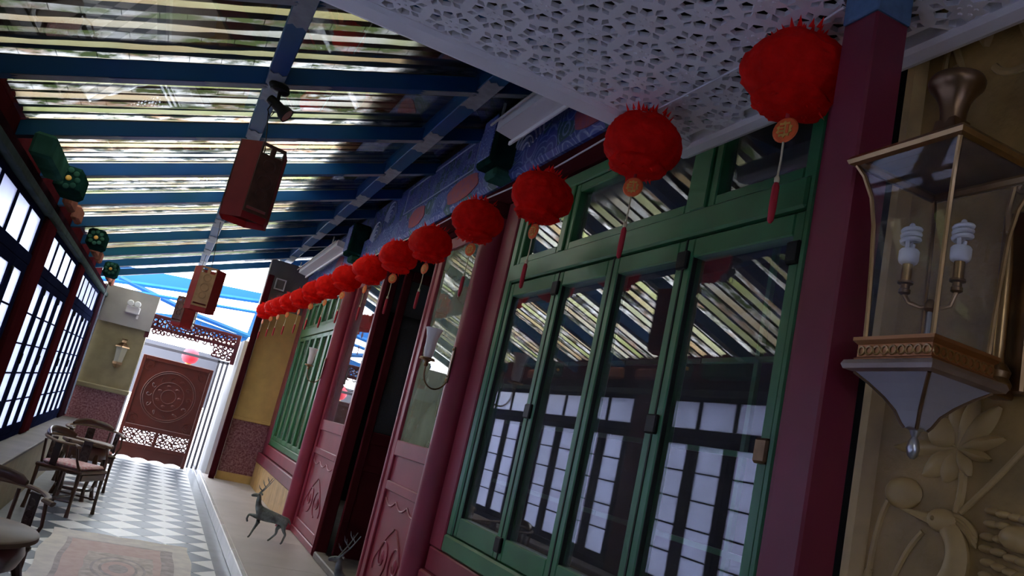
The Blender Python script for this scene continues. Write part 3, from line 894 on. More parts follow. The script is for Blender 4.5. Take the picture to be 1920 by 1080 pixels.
# ------------------------------------------------------------------ openwork lintel and carved screen at the end
def openwork(mb, x0, x1, z0, z1, y, r=.05, t=.010, seed=3, drop=0):
    rnd = random.Random(seed)
    nx = max(1, int((x1 - x0) / (r * 1.75))); nz = max(1, int((z1 - z0) / (r * 1.7)))
    for i in range(nx):
        for j in range(nz):
            if rnd.random() < drop: continue
            cx = x0 + (i + .5) * (x1 - x0) / nx + rnd.uniform(-.01, .01); cz = z0 + (j + .5) * (z1 - z0) / nz + rnd.uniform(-.006, .006)
            a0 = rnd.uniform(0, 2 * PI)
            pts = []
            for q in range(13):
                u = q / 12; rr = r * (1.05 - .55 * u); a = a0 + u * 2 * PI * 1.05
                pts.append((cx + rr * math.cos(a), y, cz + rr * math.sin(a)))
            mb.tube(pts, t, 5)
            if rnd.random() < .5:
                mb.ell((cx + rnd.uniform(-.02, .02), y, cz + rnd.uniform(-.02, .02)), (.022, .012, .016), 8, 6)
lt = thing('openwork_lintel', 'dark red carved openwork lintel across the bright end of the gallery', 'lintel', (.35, 14.5, 2.03))
mb = MB()
mb.bbox(-.40, 1.10, 14.48, 14.53, 2.385, 2.44, .006)
mb.bbox(-.40, -.33, 14.48, 14.53, 2.02, 2.385, .006); mb.bbox(1.03, 1.10, 14.48, 14.53, 1.92, 2.385, .006)
mb.build('frame', 'fret_red', lt)
mb = MB(); openwork(mb, -.33, 1.03, 2.22, 2.385, 14.505, .043, .017, 5)
mb.build('upper_scrollwork', 'fret_red', lt, True)
mb = MB(); openwork(mb, -.33, .0, 2.10, 2.22, 14.505, .04, .014, 8); openwork(mb, .70, 1.03, 1.98, 2.22, 14.505, .045, .014, 9); openwork(mb, 0, .70, 2.14, 2.22, 14.505, .035, .013, 10, .2)
mb.build('lower_scrollwork', 'fret_red', lt, True)
mb = MB(); mb.box(-.33, 1.03, 14.50, 14.512, 2.19, 2.25)
mb.build('rail', 'fret_red', lt)

sc = thing('carved_screen', 'reddish-brown carved wooden screen with a round medallion at the bright end of the gallery', 'screen', (.25, 15.2, 0))
mb = MB()
mb.bbox(-.33, -.27, 15.18, 15.24, .04, 1.77); mb.bbox(.80, .86, 15.18, 15.24, .0, 1.77)
mb.bbox(-.27, .80, 15.18, 15.24, 1.70, 1.77); mb.bbox(-.27, .80, 15.18, 15.24, .50, .58); mb.bbox(-.27, .80, 15.18, 15.24, .20, .27)
mb.bbox(.24, .30, 15.18, 15.24, .27, .50)
mb.build('frame', 'screen_wood', sc)
MB().bbox(-.275, .805, 15.20, 15.225, .575, 1.705, .004).build('panel', 'screen_wood', sc)
mb = MB(); c = (.265, 1.14)
for r in (.44, .41, .25, .12): mb.tube(arc(c, r, 0, 2 * PI, 40, 'xz', 15.198), .010 if r > .3 else .008, 6)
for k in range(12):
    a = 2 * PI * k / 12
    mb.tube([(c[0] + (.33 + .055 * (1 - q / 12) * math.cos(a + 5.5 * q / 12)) * math.cos(a) - .055 * (1 - q / 12) * math.sin(5.5 * q / 12) * math.sin(a), 15.198,
              c[1] + (.33 + .055 * (1 - q / 12) * math.cos(a + 5.5 * q / 12)) * math.sin(a) + .055 * (1 - q / 12) * math.sin(5.5 * q / 12) * math.cos(a)) for q in range(13)], .008, 5)
for k in range(7):
    a = 2 * PI * k / 7
    mb.ell((c[0] + .18 * math.cos(a), 15.198, c[1] + .18 * math.sin(a)), (.035, .010, .022), 8, 6)
mb.build('medallion', 'screen_wood', sc, True)
for sx in (0, 1):
    for sz in (0, 1):
        px = -.20 if sx == 0 else .73; pz = .66 if sz == 0 else 1.62; dx = 1 if sx == 0 else -1; dz = 1 if sz == 0 else -1
        mb = MB()
        for q in range(3):
            mb.tube(arc((px + dx * .02 * q, pz + dz * .02 * q), .10 - .03 * q, 0, PI * 1.6, 12, 'xz', 15.198), .008, 5)
        mb.build('corner_scroll', 'screen_wood', sc, True)
for (a, b) in ((-.27, .24), (.30, .80)):
    mb = MB(); openwork(mb, a, b, .27, .50, 15.21, .04, .0125, int(a * 100) + 50)
    mb.build('openwork_inset', 'screen_wood', sc, True)
ap = [(-.27, .21), (.80, .21)] + [(.80 - 1.07 * t, .015 + .028 * abs(math.sin(4 * PI * t))) for t in [i / 32 for i in range(33)]]
MB().prism(ap, 'xz', 15.195, 15.225).build('apron', 'screen_wood', sc)

# white frames and walls outside the end
wo = struct(empty('wall_outside', (1.0, 16, 0))); wo['label'] = 'white outdoor wall and door frame past the end of the gallery'
MB().box(1.12, 1.32, 13.9, 19, -.1, 2.35).build('side_wall', 'white_plaster', wo)
for x in (.90, .98, 1.06): MB().bbox(x, x + .035, 15.5, 15.56, .0, 1.98, .005).build('frame_post', 'grey_aluminium', wo)
MB().bbox(-.5, 1.1, 15.5, 15.56, 1.93, 1.98, .005).build('frame_rail', 'grey_aluminium', wo)
MB().box(-.5, 1.1, 18.5, 18.6, 1.0, 2.15).build('far_board', 'grey_aluminium', wo)
MB().bbox(-.41, -.365, 14.76, 15.0, 0, 2.02, .006).build('frame_post', 'grey_aluminium', wo)
# distant pink lantern
pk = thing('outdoor_lantern', 'pinkish-red round paper lantern hanging above the carved screen outdoors', 'lantern', (.43, 16.0, 1.83))
MB().lathe([(.05, 0), (.11, .03), (.145, .09), (.15, .14), (.145, .19), (.11, .25), (.05, .28)], 18, (.43, 16.0, 1.80)).build('shade', 'pink_lantern', pk, True)
MB().tube([(.43, 16, 2.07), (.43, 16, 2.6)], .006, 5).build('cord', 'black_metal', pk)
MB().lathe([(.055, -.02), (.055, .01)], 12, (.43, 16.0, 1.80)).build('ring', 'gold_paint', pk)

# blue steel canopy outside the end of the gallery
cn = thing('blue_canopy', 'bright blue steel canopy frame outdoors above the openwork lintel', 'canopy', (.2, 16.8, 2.4))
MB().tube([(-1.6, 17, 2.98), (1.7, 17, 3.42)], .05, 6).build('beam', 'bright_blue_paint', cn)
MB().tube([(-1.6, 16.6, 2.80), (1.7, 16.8, 3.16)], .035, 6).build('beam', 'bright_blue_paint', cn)
MB().tube([(-1.2, 17, 3.10), (.3, 17, 2.78), (1.42, 17, 2.64)], .055, 6).build('brace', 'blue_paint', cn)
MB().prism([(-.9, 2.55), (.2, 2.72), (1.42, 2.60), (1.38, 2.50), (-.6, 2.30)], 'xz', 17.05, 17.08).build('sheet', 'blue_sheet', cn)
MB().prism([(-1.5, 3.02), (1.6, 3.40), (1.6, 3.60), (-1.5, 3.35)], 'xz', 17.2, 17.23).build('sheet', 'blue_sheet', cn)
MB().tube([(1.40, 17, 2.62), (1.46, 17, 3.40)], .045, 6).build('post', 'blue_paint', cn)
MB().tube([(-1.3, 17, 2.5), (-1.3, 17, 3.2)], .045, 6).build('post', 'blue_paint', cn)
MB().tube([(.35, 16.9, 3.14), (1.4, 16.9, 3.22)], .012, 5).build('tie_rod', 'white_metal', cn)

# ================================================================== NEAR STRUCTURES
# ------------------------------------------------------------------ maroon post
po = thing('porch_post', 'square maroon post with a blue top beside the brass wall lantern', 'post', (1.458, 1.478, .123))
MB().bbox(1.40, 1.516, 1.42, 1.536, .123, 2.836, .006).build('shaft', 'maroon_paint', po)
MB().bbox(1.397, 1.519, 1.417, 1.539, 2.836, 3.09, .004).build('capital', 'blue_cloth', po)
# ------------------------------------------------------------------ perforated white ceiling panel
def perforated():
    t = thing('perforated_panel', 'white perforated ceiling panel with pentagon holes hung under the roof', 'ceiling panel', (.9, 1.1, 2.915))
    X0, X1, Y0, Y1, Z = -.02, 1.765, -.85, 2.74, 2.915
    R = .098                                   # hexagonal cell, centre to edge
    hexp = [Vector((R / math.cos(PI / 6) * math.cos(PI / 6 + k * PI / 3), R / math.cos(PI / 6) * math.sin(PI / 6 + k * PI / 3), 0)) for k in range(6)]
    holes = []
    for k in range(6):
        a = k * PI / 3
        cx, cy = .060 * math.cos(a), .060 * math.sin(a)
        holes.append([Vector((cx + .0245 * math.cos(a + PI + q * 2 * PI / 5), cy + .0245 * math.sin(a + PI + q * 2 * PI / 5), 0)) for q in range(5)])
        a2 = a + PI / 6
        cx, cy = .085 * math.cos(a2), .085 * math.sin(a2)
        kite = [(-.030, 0), (-.003, -.0125), (.014, 0), (-.003, .0125)]
        holes.append([Vector((cx + p[0] * math.cos(a2) - p[1] * math.sin(a2), cy + p[0] * math.sin(a2) + p[1] * math.cos(a2), 0)) for p in kite])
    loops = [hexp] + holes
    flat = [v for l in loops for v in l]
    tris = tessellate_polygon(loops)
    th = .017
    cellv = [(v.x, v.y) for v in flat]; nv = len(cellv)
    walls = []; o = 6
    for hl in holes:
        n = len(hl)
        for q in range(n): walls.append((o + q, o + (q + 1) % n))
        o += n
    mb = MB(); dots = MB(); row = 0; yc = Y0 + R
    dy = R * math.sqrt(3); y_ = Y0
    while y_ < Y1 + R:
        x_ = X0 + (R if row % 2 else 0)
        while x_ < X1 + R * .5:
            if x_ + .03 < X1 and x_ > X0 and y_ < Y1 - .02:
                vs = [(x_ + p[0], y_ + p[1], Z) for p in cellv] + [(x_ + p[0], y_ + p[1], Z + th) for p in cellv]
                fs = [tuple(t_) for t_ in tris] + [tuple(i + nv for i in t_) for t_ in tris] + [(a, b, b + nv, a + nv) for a, b in walls]
                mb.add(vs, fs)
                for q in range(5):
                    a = 2 * PI * q / 5 + .3
                    dots.ell((x_ + .021 * math.cos(a), y_ + .021 * math.sin(a), Z), (.008, .006, .004), 6, 4)
            x_ += 2 * R
        y_ += dy; row += 1
    me = mb.mesh('lattice_sheet'); bm = bmesh.new(); bm.from_mesh(me)
    for co, no in (((1.392, 0, 0), (1, 0, 0)), ((1.524, 0, 0), (1, 0, 0)), ((0, 1.412, 0), (0, 1, 0)), ((0, 1.544, 0), (0, 1, 0))):   # notch round the post
        near = [f for f in bm.faces if 1.2 < f.calc_center_median().x < 1.7 and 1.2 < f.calc_center_median().y < 1.75]
        gm = list(set(near) | {e for f in near for e in f.edges} | {v for f in near for v in f.verts})
        bmesh.ops.bisect_plane(bm, geom=gm, plane_co=co, plane_no=no, dist=1e-5)
    dead = []
    for f in bm.faces:
        c = f.calc_center_median()
        if (1.392 < c.x < 1.524 and 1.412 < c.y < 1.544) or c.x > X1 - .02 or c.y > Y1 - .02: dead.append(f)
    bmesh.ops.delete(bm, geom=dead, context='FACES')
    bm.to_mesh(me); bm.free()
    mb = MB(); mb.v = [tuple(v.co) for v in me.vertices]; mb.f = [tuple(p.vertices) for p in me.polygons]
    bpy.data.meshes.remove(me)
    o = mb.build('lattice_sheet', 'white_enamel', t)
    dots.build('floret_bosses', 'white_enamel', o, True)
    # frame mouldings
    def mould(name, poly, plane, a, b): MB().prism(poly, plane, a, b).build(name, 'white_enamel', t)
    pr = [(X1 - .075, Z - .004), (X1 - .06, Z - .016), (X1 - .02, Z - .022), (X1 + .006, Z - .010), (X1 + .006, Z + .05), (X1 - .075, Z + .05)]
    mould('edge_moulding', pr, 'xz', Y0, Y1 + .01)
    pf = [(Y1 - .115, Z - .004), (Y1 - .095, Z - .016), (Y1 - .02, Z - .022), (Y1 + .012, Z - .010), (Y1 + .012, Z + .05), (Y1 - .115, Z + .05)]
    mould('edge_moulding', pf, 'yz', X0, X1 - .074)
    pl_ = [(X0 + .075, Z - .004), (X0 + .06, Z - .016), (X0 + .02, Z - .022), (X0 - .006, Z - .010), (X0 - .006, Z + .05), (X0 + .075, Z + .05)]
    mould('edge_moulding', pl_, 'xz', Y0, Y1 - .114)
perforated()

# ------------------------------------------------------------------ white fluorescent battens
def batten(x, y0, y1, z, label):
    t = thing('batten_light', label, 'lamp', (x, (y0 + y1) / 2, z), group='white batten lights under the eave')
    pr = [(x - .07, z), (x + .05, z - .02), (x + .075, z + .01), (x + .075, z + .06), (x - .07, z + .075)]
    MB().prism(pr, 'xz', y0, y1).build('housing', 'white_metal', t)
    MB().bbox(x + .05, x + .068, y0 - .01, y1 + .05, z - .045, z - .015, .004).build('lip', 'white_enamel', t)
    MB().bbox(x - .10, x - .085, y0, y1 + .07, z + .045, z + .06, .003).build('rail', 'grey_plaster', t)
    for yy in (y0 + .3, y1 - .1):
        o = MB().tube([(x - .085, yy, z + .05), (x - .085, yy, z + .16)], .010, 6).build('hanger', 'steel', t)
batten(1.60, 3.3, 4.72, 3.545, 'white batten light under the eave just past the perforated panel')
batten(1.60, 9.9, 12.9, 3.545, 'white batten light under the eave near the far end of the gallery')

# ------------------------------------------------------------------ carved relief panel at the right
RXF = 1.80
rp = thing('relief_panel', 'ochre carved relief panel of lotus flowers and a crane behind the brass lantern', 'relief panel', (1.84, 1.0, .15))
MB().box(RXF + .012, RXF + .06, .10, 1.61, .123, 3.3).build('ground', 'relief_plaster', rp)
MB().prism([(RXF + .05, 1.652), (RXF - .022, 1.648), (RXF - .022, 1.622), (RXF + .012, 1.602), (RXF + .05, 1.602)], 'xy', .15, 3.3).build('frame_strip', 'relief_high', rp)
def rel(pts, r, n=7): return MB().tube([(RXF + .012, p[0], p[1]) for p in pts], r, n, flat=(.9, 1, 1))
def bez(p0, p1, p2, n=12):
    return [((1 - t) ** 2 * p0[0] + 2 * t * (1 - t) * p1[0] + t * t * p2[0], (1 - t) ** 2 * p0[1] + 2 * t * (1 - t) * p1[1] + t * t * p2[1]) for t in [i / n for i in range(n + 1)]]
def petal(mb, base, tip, w, hgt=.02):
    b, t = Vector((0, base[0], base[1])), Vector((0, tip[0], tip[1]))
    ax = t - b; L_ = ax.length; ax.normalize(); sd = Vector((0, -ax.z, ax.y))
    n, m = 10, 6; vs = []
    for i in range(n + 1):
        u = i / n; ww = w * math.sin(PI * min(1, u * .93 + .03)) ** .75
        for j in range(m + 1):
            v = j / m * 2 - 1
            p = b + ax * (L_ * u) + sd * (ww * v)
            vs.append((RXF + .014 - hgt * (1 - v * v) * (.35 + .65 * math.sin(PI * u * .9)), p.y, p.z))
    mb.add(vs, [(i * (m + 1) + j, i * (m + 1) + j + 1, (i + 1) * (m + 1) + j + 1, (i + 1) * (m + 1) + j) for i in range(n) for j in range(m)])
lo = MB(); B_ = (1.368, 1.765)
for tip, w in (((1.27, 1.875), .030), ((1.33, 1.90), .026), ((1.385, 1.90), .03), ((1.25, 1.80), .02), ((1.55, 1.755), .022), ((1.50, 1.86), .028), ((1.455, 1.690), .034), ((1.395, 1.680), .034), ((1.28, 1.745), .016), ((1.33, 1.70), .02)):
    petal(lo, B_, tip, w, .022)
lo.build('lotus_petals', 'relief_high', rp, True)
MB().ell((RXF + .008, 1.41, 1.80), (.026, .042, .040), 18, 12).build('lotus_pod', 'relief_high', rp, True)
rel(bez((1.362, 1.752), (1.335, 1.69), (1.358, 1.60)), .011).build('stem', 'relief_high', rp, True)
rel(bez((1.345, 1.612), (1.27, 1.69), (1.15, 1.85)), .008).build('stem', 'relief_high', rp, True)
rel(bez((1.552, 1.612), (1.592, 1.52), (1.583, 1.34)), .009).build('stem', 'relief_high', rp, True)
lp = MB(); lp.ell((RXF + .010, 1.508, 1.637), (.022, .056, .042), 16, 10)
lp.build('lotus_bud', 'relief_high', rp, True)
cr = MB()                                     # crane: head, beak, crest plumes, curved neck
cr.ell((RXF + .006, 1.385, 1.585), (.026, .042, .030), 14, 10)
cr.tube([(RXF + .004, 1.41, 1.583), (RXF + .008, 1.46, 1.59), (RXF + .012, 1.515, 1.598)], [.016, .010, .003], 8)
cr.tube([(RXF + .008, p[0], p[1]) for p in bez((1.372, 1.575), (1.29, 1.50), (1.40, 1.36))], [.026 + .012 * i / 12 for i in range(13)], 10, flat=(.8, 1, 1))
for q in range(3):
    cr.tube([(RXF + .006, p[0], p[1]) for p in bez((1.365, 1.60 - .006 * q), (1.325, 1.605 - .008 * q), (1.293, 1.560 - .012 * q))], [.008] * 12 + [.002], 6)
cr.build('crane', 'relief_high', rp, True)
MB().ell((RXF - .020, 1.395, 1.586), (.003, .006, .006), 8, 6).build('crane_eye', 'relief_plaster', rp, True)
fe = MB(); rnd = random.Random(4)
for i in range(9):
    for j in range(6):
        yy = 1.265 - .028 * j + rnd.uniform(-.004, .004); zz = 1.63 - .030 * i - .004 * j + rnd.uniform(-.003, .003)
        fe.ell((RXF + .008, yy, zz), (.014, .021, .010), 8, 6)
fe.build('wing_feathers', 'relief_high', rp, True)
MB().ell((RXF + .002, 1.19, 1.575), (.022, .05, .03), 12, 8).build('wing_covert', 'relief_high', rp, True)
rel(bez((1.585, 3.13), (1.55, 3.04), (1.485, 2.86)), .010).build('stem', 'relief_high', rp, True)
rel(bez((1.50, 3.06), (1.545, 2.99), (1.545, 2.85)), .010).build('stem', 'relief_high', rp, True)
lv = MB()
petal(lv, (1.44, 3.10), (1.415, 2.90), .035, .024); petal(lv, (1.30, 3.02), (1.42, 2.94), .030, .022); petal(lv, (1.36, 3.12), (1.25, 2.98), .045, .02)
lv.build('lotus_leaf', 'relief_high', rp, True)
rel(bez((1.385, 2.83), (1.34, 2.76), (1.22, 2.82)), .012).build('stem', 'relief_high', rp, True)
rel(bez((1.32, 2.95), (1.30, 2.88), (1.255, 2.82)), .011).build('stem', 'relief_high', rp, True)
rel(bez((1.575, 1.42), (1.592, 1.44), (1.597, 1.40)), .006).build('leaf_curl', 'relief_high', rp, True)
rel(bez((1.44, 1.55), (1.50, 1.48), (1.53, 1.34)), .008).build('stem', 'relief_high', rp, True)

# ------------------------------------------------------------------ brass wall lantern
LC = (1.515, 1.252)
def sq(e, z): return [(LC[0] - e, LC[1] - e, z), (LC[0] + e, LC[1] - e, z), (LC[0] + e, LC[1] + e, z), (LC[0] - e, LC[1] + e, z)]
def sqloft(prof, cap=True):
    mb = MB(); vs = []; fs = []
    for (e, z) in prof: vs += sq(e, z)
    for i in range(len(prof) - 1):
        for k in range(4): fs.append((i * 4 + k, i * 4 + (k + 1) % 4, i * 4 + 4 + (k + 1) % 4, i * 4 + 4 + k))
    if cap: fs.append((3, 2, 1, 0)); q = 4 * (len(prof) - 1); fs.append((q, q + 1, q + 2, q + 3))
    return mb.add(vs, fs)
wl = thing('wall_lantern', 'large brass and glass wall lantern holding two spiral bulbs on the relief panel', 'lamp', (1.50, 1.26, 1.70))
sqloft([(.100, 1.862), (.116, 1.866), (.120, 1.876), (.116, 1.886), (.102, 1.890)]).build('lower_moulding', 'pale_bronze', wl)
bs = sqloft([(.100, 1.889), (.102, 1.893), (.097, 1.897), (.097, 1.925), (.101, 1.929), (.106, 1.934), (.106, 1.942), (.092, 1.943)]).build('base', 'copper_red', wl)
mb = MB()
for k in range(9):
    q = -.085 + .17 * k / 8
    for (ax, ay, bx, by) in ((0, 1, -1, 0), (1, 0, 0, -1)):
        c = (LC[0] + ax * q + bx * .098, LC[1] + ay * q + by * .098, 1.911)
        n = 10; pts = []
        for i in range(n + 1):
            a = 2 * PI * i / n
            pts.append((c[0] + ax * .009 * math.cos(a), c[1] + ay * .009 * math.cos(a), c[2] + .010 * math.sin(a)))
        mb.tube(pts, .0026, 5, caps=False)
mb.build('chain_ornament', 'brass', bs, True)
# hanging cone under the base, four curved glass sides with ribs, and a drop finial
CP = [(.098, 1.862), (.075, 1.842), (.050, 1.815), (.032, 1.790), (.022, 1.765), (.016, 1.755)]
sqloft(CP).build('lower_cone', 'smoked_glass', wl)
mb = MB()
for sx, sy in ((-1, -1), (1, -1), (1, 1), (-1, 1)):
    mb.tube([(LC[0] + sx * e, LC[1] + sy * e, z) for e, z in CP], .0042, 6)
mb.build('cone_ribs', 'bronze_dark', wl, True)
MB().lathe([(.004, -.062), (.010, -.056), (.014, -.040), (.011, -.024), (.006, -.014), (.009, -.008), (.012, 0), (.020, .004), (.018, .008)], 14, (LC[0], LC[1], 1.752)).build('drop_finial', 'steel', wl, True)
# glass body
GP = [(.088, 1.943), (.090, 2.02), (.094, 2.12), (.099, 2.22), (.108, 2.29), (.124, 2.345), (.138, 2.372)]
for k in range(4):
    vs = []; fs = []
    for e, z in GP:
        s4 = sq(e - .002, z); vs += [s4[k], s4[(k + 1) % 4]]
    for i in range(len(GP) - 1): fs.append((2 * i, 2 * i + 1, 2 * i + 3, 2 * i + 2))
    me = MB().add(vs, fs)
    me.build('glass_pane', 'lamp_glass', wl, True)
for sx, sy in ((-1, -1), (1, -1), (1, 1), (-1, 1)):
    MB().tube([(LC[0] + sx * e, LC[1] + sy * e, z) for e, z in GP], .0055, 6).build('corner_rib', 'brass', wl, True)
# eave and roof
sqloft([(.140, 2.370), (.152, 2.374), (.156, 2.384), (.150, 2.394), (.138, 2.398)], False).build('eave_moulding', 'brass', wl)
sqloft([(.139, 2.394), (.10, 2.400), (.06, 2.410), (.034, 2.430), (.026, 2.50)]).build('roof', 'bronze_dark', wl)
MB().lathe([(.027, 2.495), (.029, 2.54), (.034, 2.565), (.043, 2.585), (.054, 2.600), (.061, 2.608), (.063, 2.620), (.058, 2.632), (.046, 2.638), (.02, 2.642)], 28, (LC[0], LC[1], -.018)).build('crown', 'bronze_dark', wl, True)
MB().lathe([(.010, 2.640), (.005, 2.646), (.008, 2.654), (.007, 2.662), (.002, 2.667)], 12, (LC[0] - .01, LC[1], -.018)).build('crown_knob', 'brass', wl, True)
# candelabra with two spiral bulbs
MB().tube([(LC[0], LC[1], 1.94), (LC[0], LC[1], 2.03)], .006, 8).build('centre_stem', 'steel', wl, True)
MB().lathe([(.006, 2.025), (.014, 2.032), (.012, 2.045), (.005, 2.055)], 12, (LC[0], LC[1], 0)).build('centre_boss', 'brass', wl, True)
def spiral_bulb(bx, by, z0):
    mb = MB(); mb.tube([(LC[0], LC[1], 2.040), (LC[0] + (bx - LC[0]) * .35, LC[1] + (by - LC[1]) * .35, 2.035), (LC[0] + (bx - LC[0]) * .8, LC[1] + (by - LC[1]) * .8, 2.044), (bx, by, z0 - .062)], .005, 8)
    mb.build('bulb_arm', 'brass', wl, True)
    MB().lathe([(.007, -.064), (.013, -.060), (.013, -.052), (.010, -.050), (.010, -.040), (.017, -.037), (.017, -.032), (.011, -.030)], 14, (bx, by, z0)).build('cup', 'bronze_dark', wl, True)
    MB().lathe([(.0115, -.032), (.0115, .012)], 14, (bx, by, z0)).build('candle_sleeve', 'brass', wl, True)
    bulb = MB().lathe([(.014, .010), (.020, .014), (.0225, .022), (.0225, .042), (.019, .047), (.010, .049)], 18, (bx, by, z0)).build('bulb', 'bulb_white', wl, True)
    mb = MB(); pts = []
    n = 66; turns = 3.2
    for i in range(n + 1):
        t = i / n; a = 2 * PI * turns * t
        rr = .0185 if .06 < t < .94 else .0185 * max(.25, min(t, 1 - t) / .06)
        pts.append((bx + rr * math.cos(a), by + rr * math.sin(a), z0 + .062 + .040 * t))
    mb.tube(pts, .0056, 7)
    mb.tube([(bx + .008, by, z0 + .046), (bx + .010, by, z0 + .063)], .005, 6); mb.tube([(bx - .008, by, z0 + .046), (bx - .010, by, z0 + .066)], .005, 6)
    mb.ell((bx, by, z0 + .106), (.007, .007, .008), 10, 6)
    mb.build('spiral_tube', 'bulb_white', bulb, True)
spiral_bulb(1.484, 1.300, 2.126)
spiral_bulb(1.545, 1.214, 2.140)
# wall bracket: scroll, round rod, foot and arm
sc_ = []
for i in range(30):
    t = i / 29; a = -PI * .5 + t * 2 * PI * 1.35; r = .034 * (1 - .72 * t)
    sc_.append((1.765, 1.235 + r * math.cos(a), 2.42 + r * math.sin(a)))
MB().tube([(1.765, 1.262, 2.30), (1.765, 1.268, 2.36)] + sc_[8:], .007, 7).build('scroll', 'brass', wl, True)
MB().lathe([(.008, 1.96), (.016, 1.965), (.012, 1.985), (.013, 2.0), (.0135, 2.20), (.010, 2.24), (.006, 2.30)], 14, (1.748, 1.245, 0)).build('bracket_rod', 'brass', wl, True)
MB().bbox(1.775, 1.812, 1.20, 1.29, 1.90, 2.36, .006).build('back_plate', 'bronze_dark', wl)
MB().lathe([(.030, 1.905), (.034, 1.915), (.026, 1.93), (.030, 1.945), (.018, 1.965)], 16, (1.748, 1.245, 0)).build('bracket_foot', 'brass', wl, True)
MB().bbox(1.596, 1.79, 1.225, 1.275, 1.885, 1.912, .004).build('bracket_arm', 'bronze_dark', wl)

# ------------------------------------------------------------------ red pom lanterns on the string
ORD = ['nearest', 'second', 'third', 'fourth', 'fifth', 'sixth', 'seventh', 'eighth', 'ninth', 'tenth', 'eleventh', 'twelfth', 'thirteenth', 'fourteenth', 'farthest']
def pom_mesh(seed, nu=56, nv=34):
    vs = []; off = Vector((seed * 3.7, seed * 1.9, seed * 5.3))
    for j in range(nv + 1):
        t = PI * j / nv
        for i in range(nu):
            a = 2 * PI * i / nu
            d = Vector((math.sin(t) * math.cos(a), math.sin(t) * math.sin(a), math.cos(t)))
            q = d * 2.3 + off
            w = 1 - 2 * abs(noise.noise(q * 1.5))                       # crumpled ridges
            lob = .05 * math.cos(5 * a + seed) * math.sin(t)
            r = 1 + .055 * w + .05 * noise.noise(d * 1.4 + off) + lob * .5 + .02 * noise.noise(q * 4)
            zz = .82 if d.z > 0 else .84
            wst = 1 - .17 * math.exp(-((d.z + .58) / .12) ** 2) + .16 * math.exp(-((d.z + .80) / .13) ** 2) * (1 + .25 * math.cos(7 * a + seed))
            cr_ = .035 * math.cos(11 * a + 3 * noise.noise(d * 2 + off) * 2) * max(0, -d.z) 
            vs.append((.146 * (r + cr_) * d.x * wst, .146 * (r + cr_) * d.y * wst, .146 * r * d.z * zz))
    fs = []
    for j in range(nv):
        for i in range(nu):
            i2 = (i + 1) % nu
            fs.append((j * nu + i, j * nu + i2, (j + 1) * nu + i2, (j + 1) * nu + i))
    mb = MB(); mb.add(vs, fs)
    return mb
def frill(seed, z, up, n=46, r0=.02, r1=.088):
    mb = MB(); rnd = random.Random(seed)
    for i in range(n):
        a = 2 * PI * i / n + rnd.uniform(-.1, .1); rr = rnd.uniform(r0, r1); ln = rnd.uniform(.014, .034)
        w = .0085
        b = Vector((rr * math.cos(a), rr * math.sin(a), z)); tdir = Vector((-math.sin(a), math.cos(a), 0))
        tip = b + Vector((math.cos(a) * ln * .6, math.sin(a) * ln * .6, up * ln))
        mb.add([b - tdir * w, b + tdir * w, tip, b + Vector((math.cos(a), math.sin(a), 0)) * .006], [(0, 1, 2), (0, 3, 2), (1, 3, 2), (0, 1, 3)])
    return mb
POS = [(1.405, 1.709, 2.752), (1.40, 2.512, 2.758), (1.40, 3.378, 2.729), (1.40, 4.25, 2.768), (1.40, 5.115, 2.761), (1.395, 5.93, 2.782), (1.39, 6.83, 2.785),
       (1.385, 7.79, 2.818), (1.375, 8.63, 2.813), (1.365, 9.48, 2.833), (1.35, 10.25, 2.818), (1.335, 11.19, 2.844), (1.315, 12.02, 2.86), (1.285, 12.6, 2.862), (1.235, 13.2, 2.84)]
proto = []
for v in range(3):
    p = thing('pom_lantern', 'x', 'lantern', (0, 0, -50 - v), group='red pom lanterns strung along the hall front')
    pm = pom_mesh(v + 1).build('pom', 'pom_red', p, True, local=True)
    frill(v, .112, .9).build('top_frill', 'pom_fringe', pm, local=True)['kind'] = 'stuff'
    frill(v + 9, -.108, -.7).build('bottom_frill', 'pom_fringe', pm, local=True)['kind'] = 'stuff'
    md = MB().lathe([(.036, -.004), (.040, 0), (.036, .004)], 22).xf(Matrix.Translation((0, 0, -.176)) @ Matrix.Rotation(PI / 2, 4, 'Z') @ Matrix.Rotation(PI / 2, 4, 'X')).build('medallion', 'orange_paper', p, False, local=True)
    star = []
    for q in range(20):
        r = .026 if q % 2 else .020
        star.append((r * math.cos(2 * PI * q / 20), -.176 + r * 1.05 * math.sin(2 * PI * q / 20)))
    MB().prism(star, 'yz', -.0075, .0075).build('gold_centre', 'gold_paint', md, local=True)
    g_ = MB(); g_.box(-.0095, .0095, -.014, -.006, -.190, -.162); g_.box(-.0095, .0095, .001, .014, -.168, -.163); g_.box(-.0095, .0095, .001, .014, -.178, -.173); g_.box(-.0095, .0095, .001, .014, -.190, -.185)
    g_.build('gold_character', 'orange_paper', md, local=True)
    MB().tube([(0, 0, -.115), (0, 0, -.138)], .006, 6).build('neck_cord', 'tassel_red', p, local=True)
    MB().tube([(0, 0, -.214), (.002, 0, -.27), (0, 0, -.325)], .0032, 6).build('cord', 'cream_cord', p, True, local=True)
    MB().lathe([(.004, -.318), (.008, -.326), (.008, -.337), (.004, -.343)], 10).build('bead', 'cream_cord', p, True, local=True)
    MB().lathe([(.006, -.340), (.0105, -.352), (.011, -.42), (.009, -.455), (.004, -.463)], 9).build('tassel', 'tassel_red', p, True, local=True)
    MB().tube([(0, 0, .10), (0, 0, .136)], .0022, 5).build('hanging_loop', 'black_metal', p, local=True)
    proto.append(p)
def pom_label(i):
    if i == 0: return 'nearest red ruffled pom lantern, hanging right beside the maroon post'
    if i == 14: return 'farthest red ruffled pom lantern, at the far end of the string'
    return '%s red ruffled pom lantern along the string, counted from the maroon post' % ORD[i]
used = set()
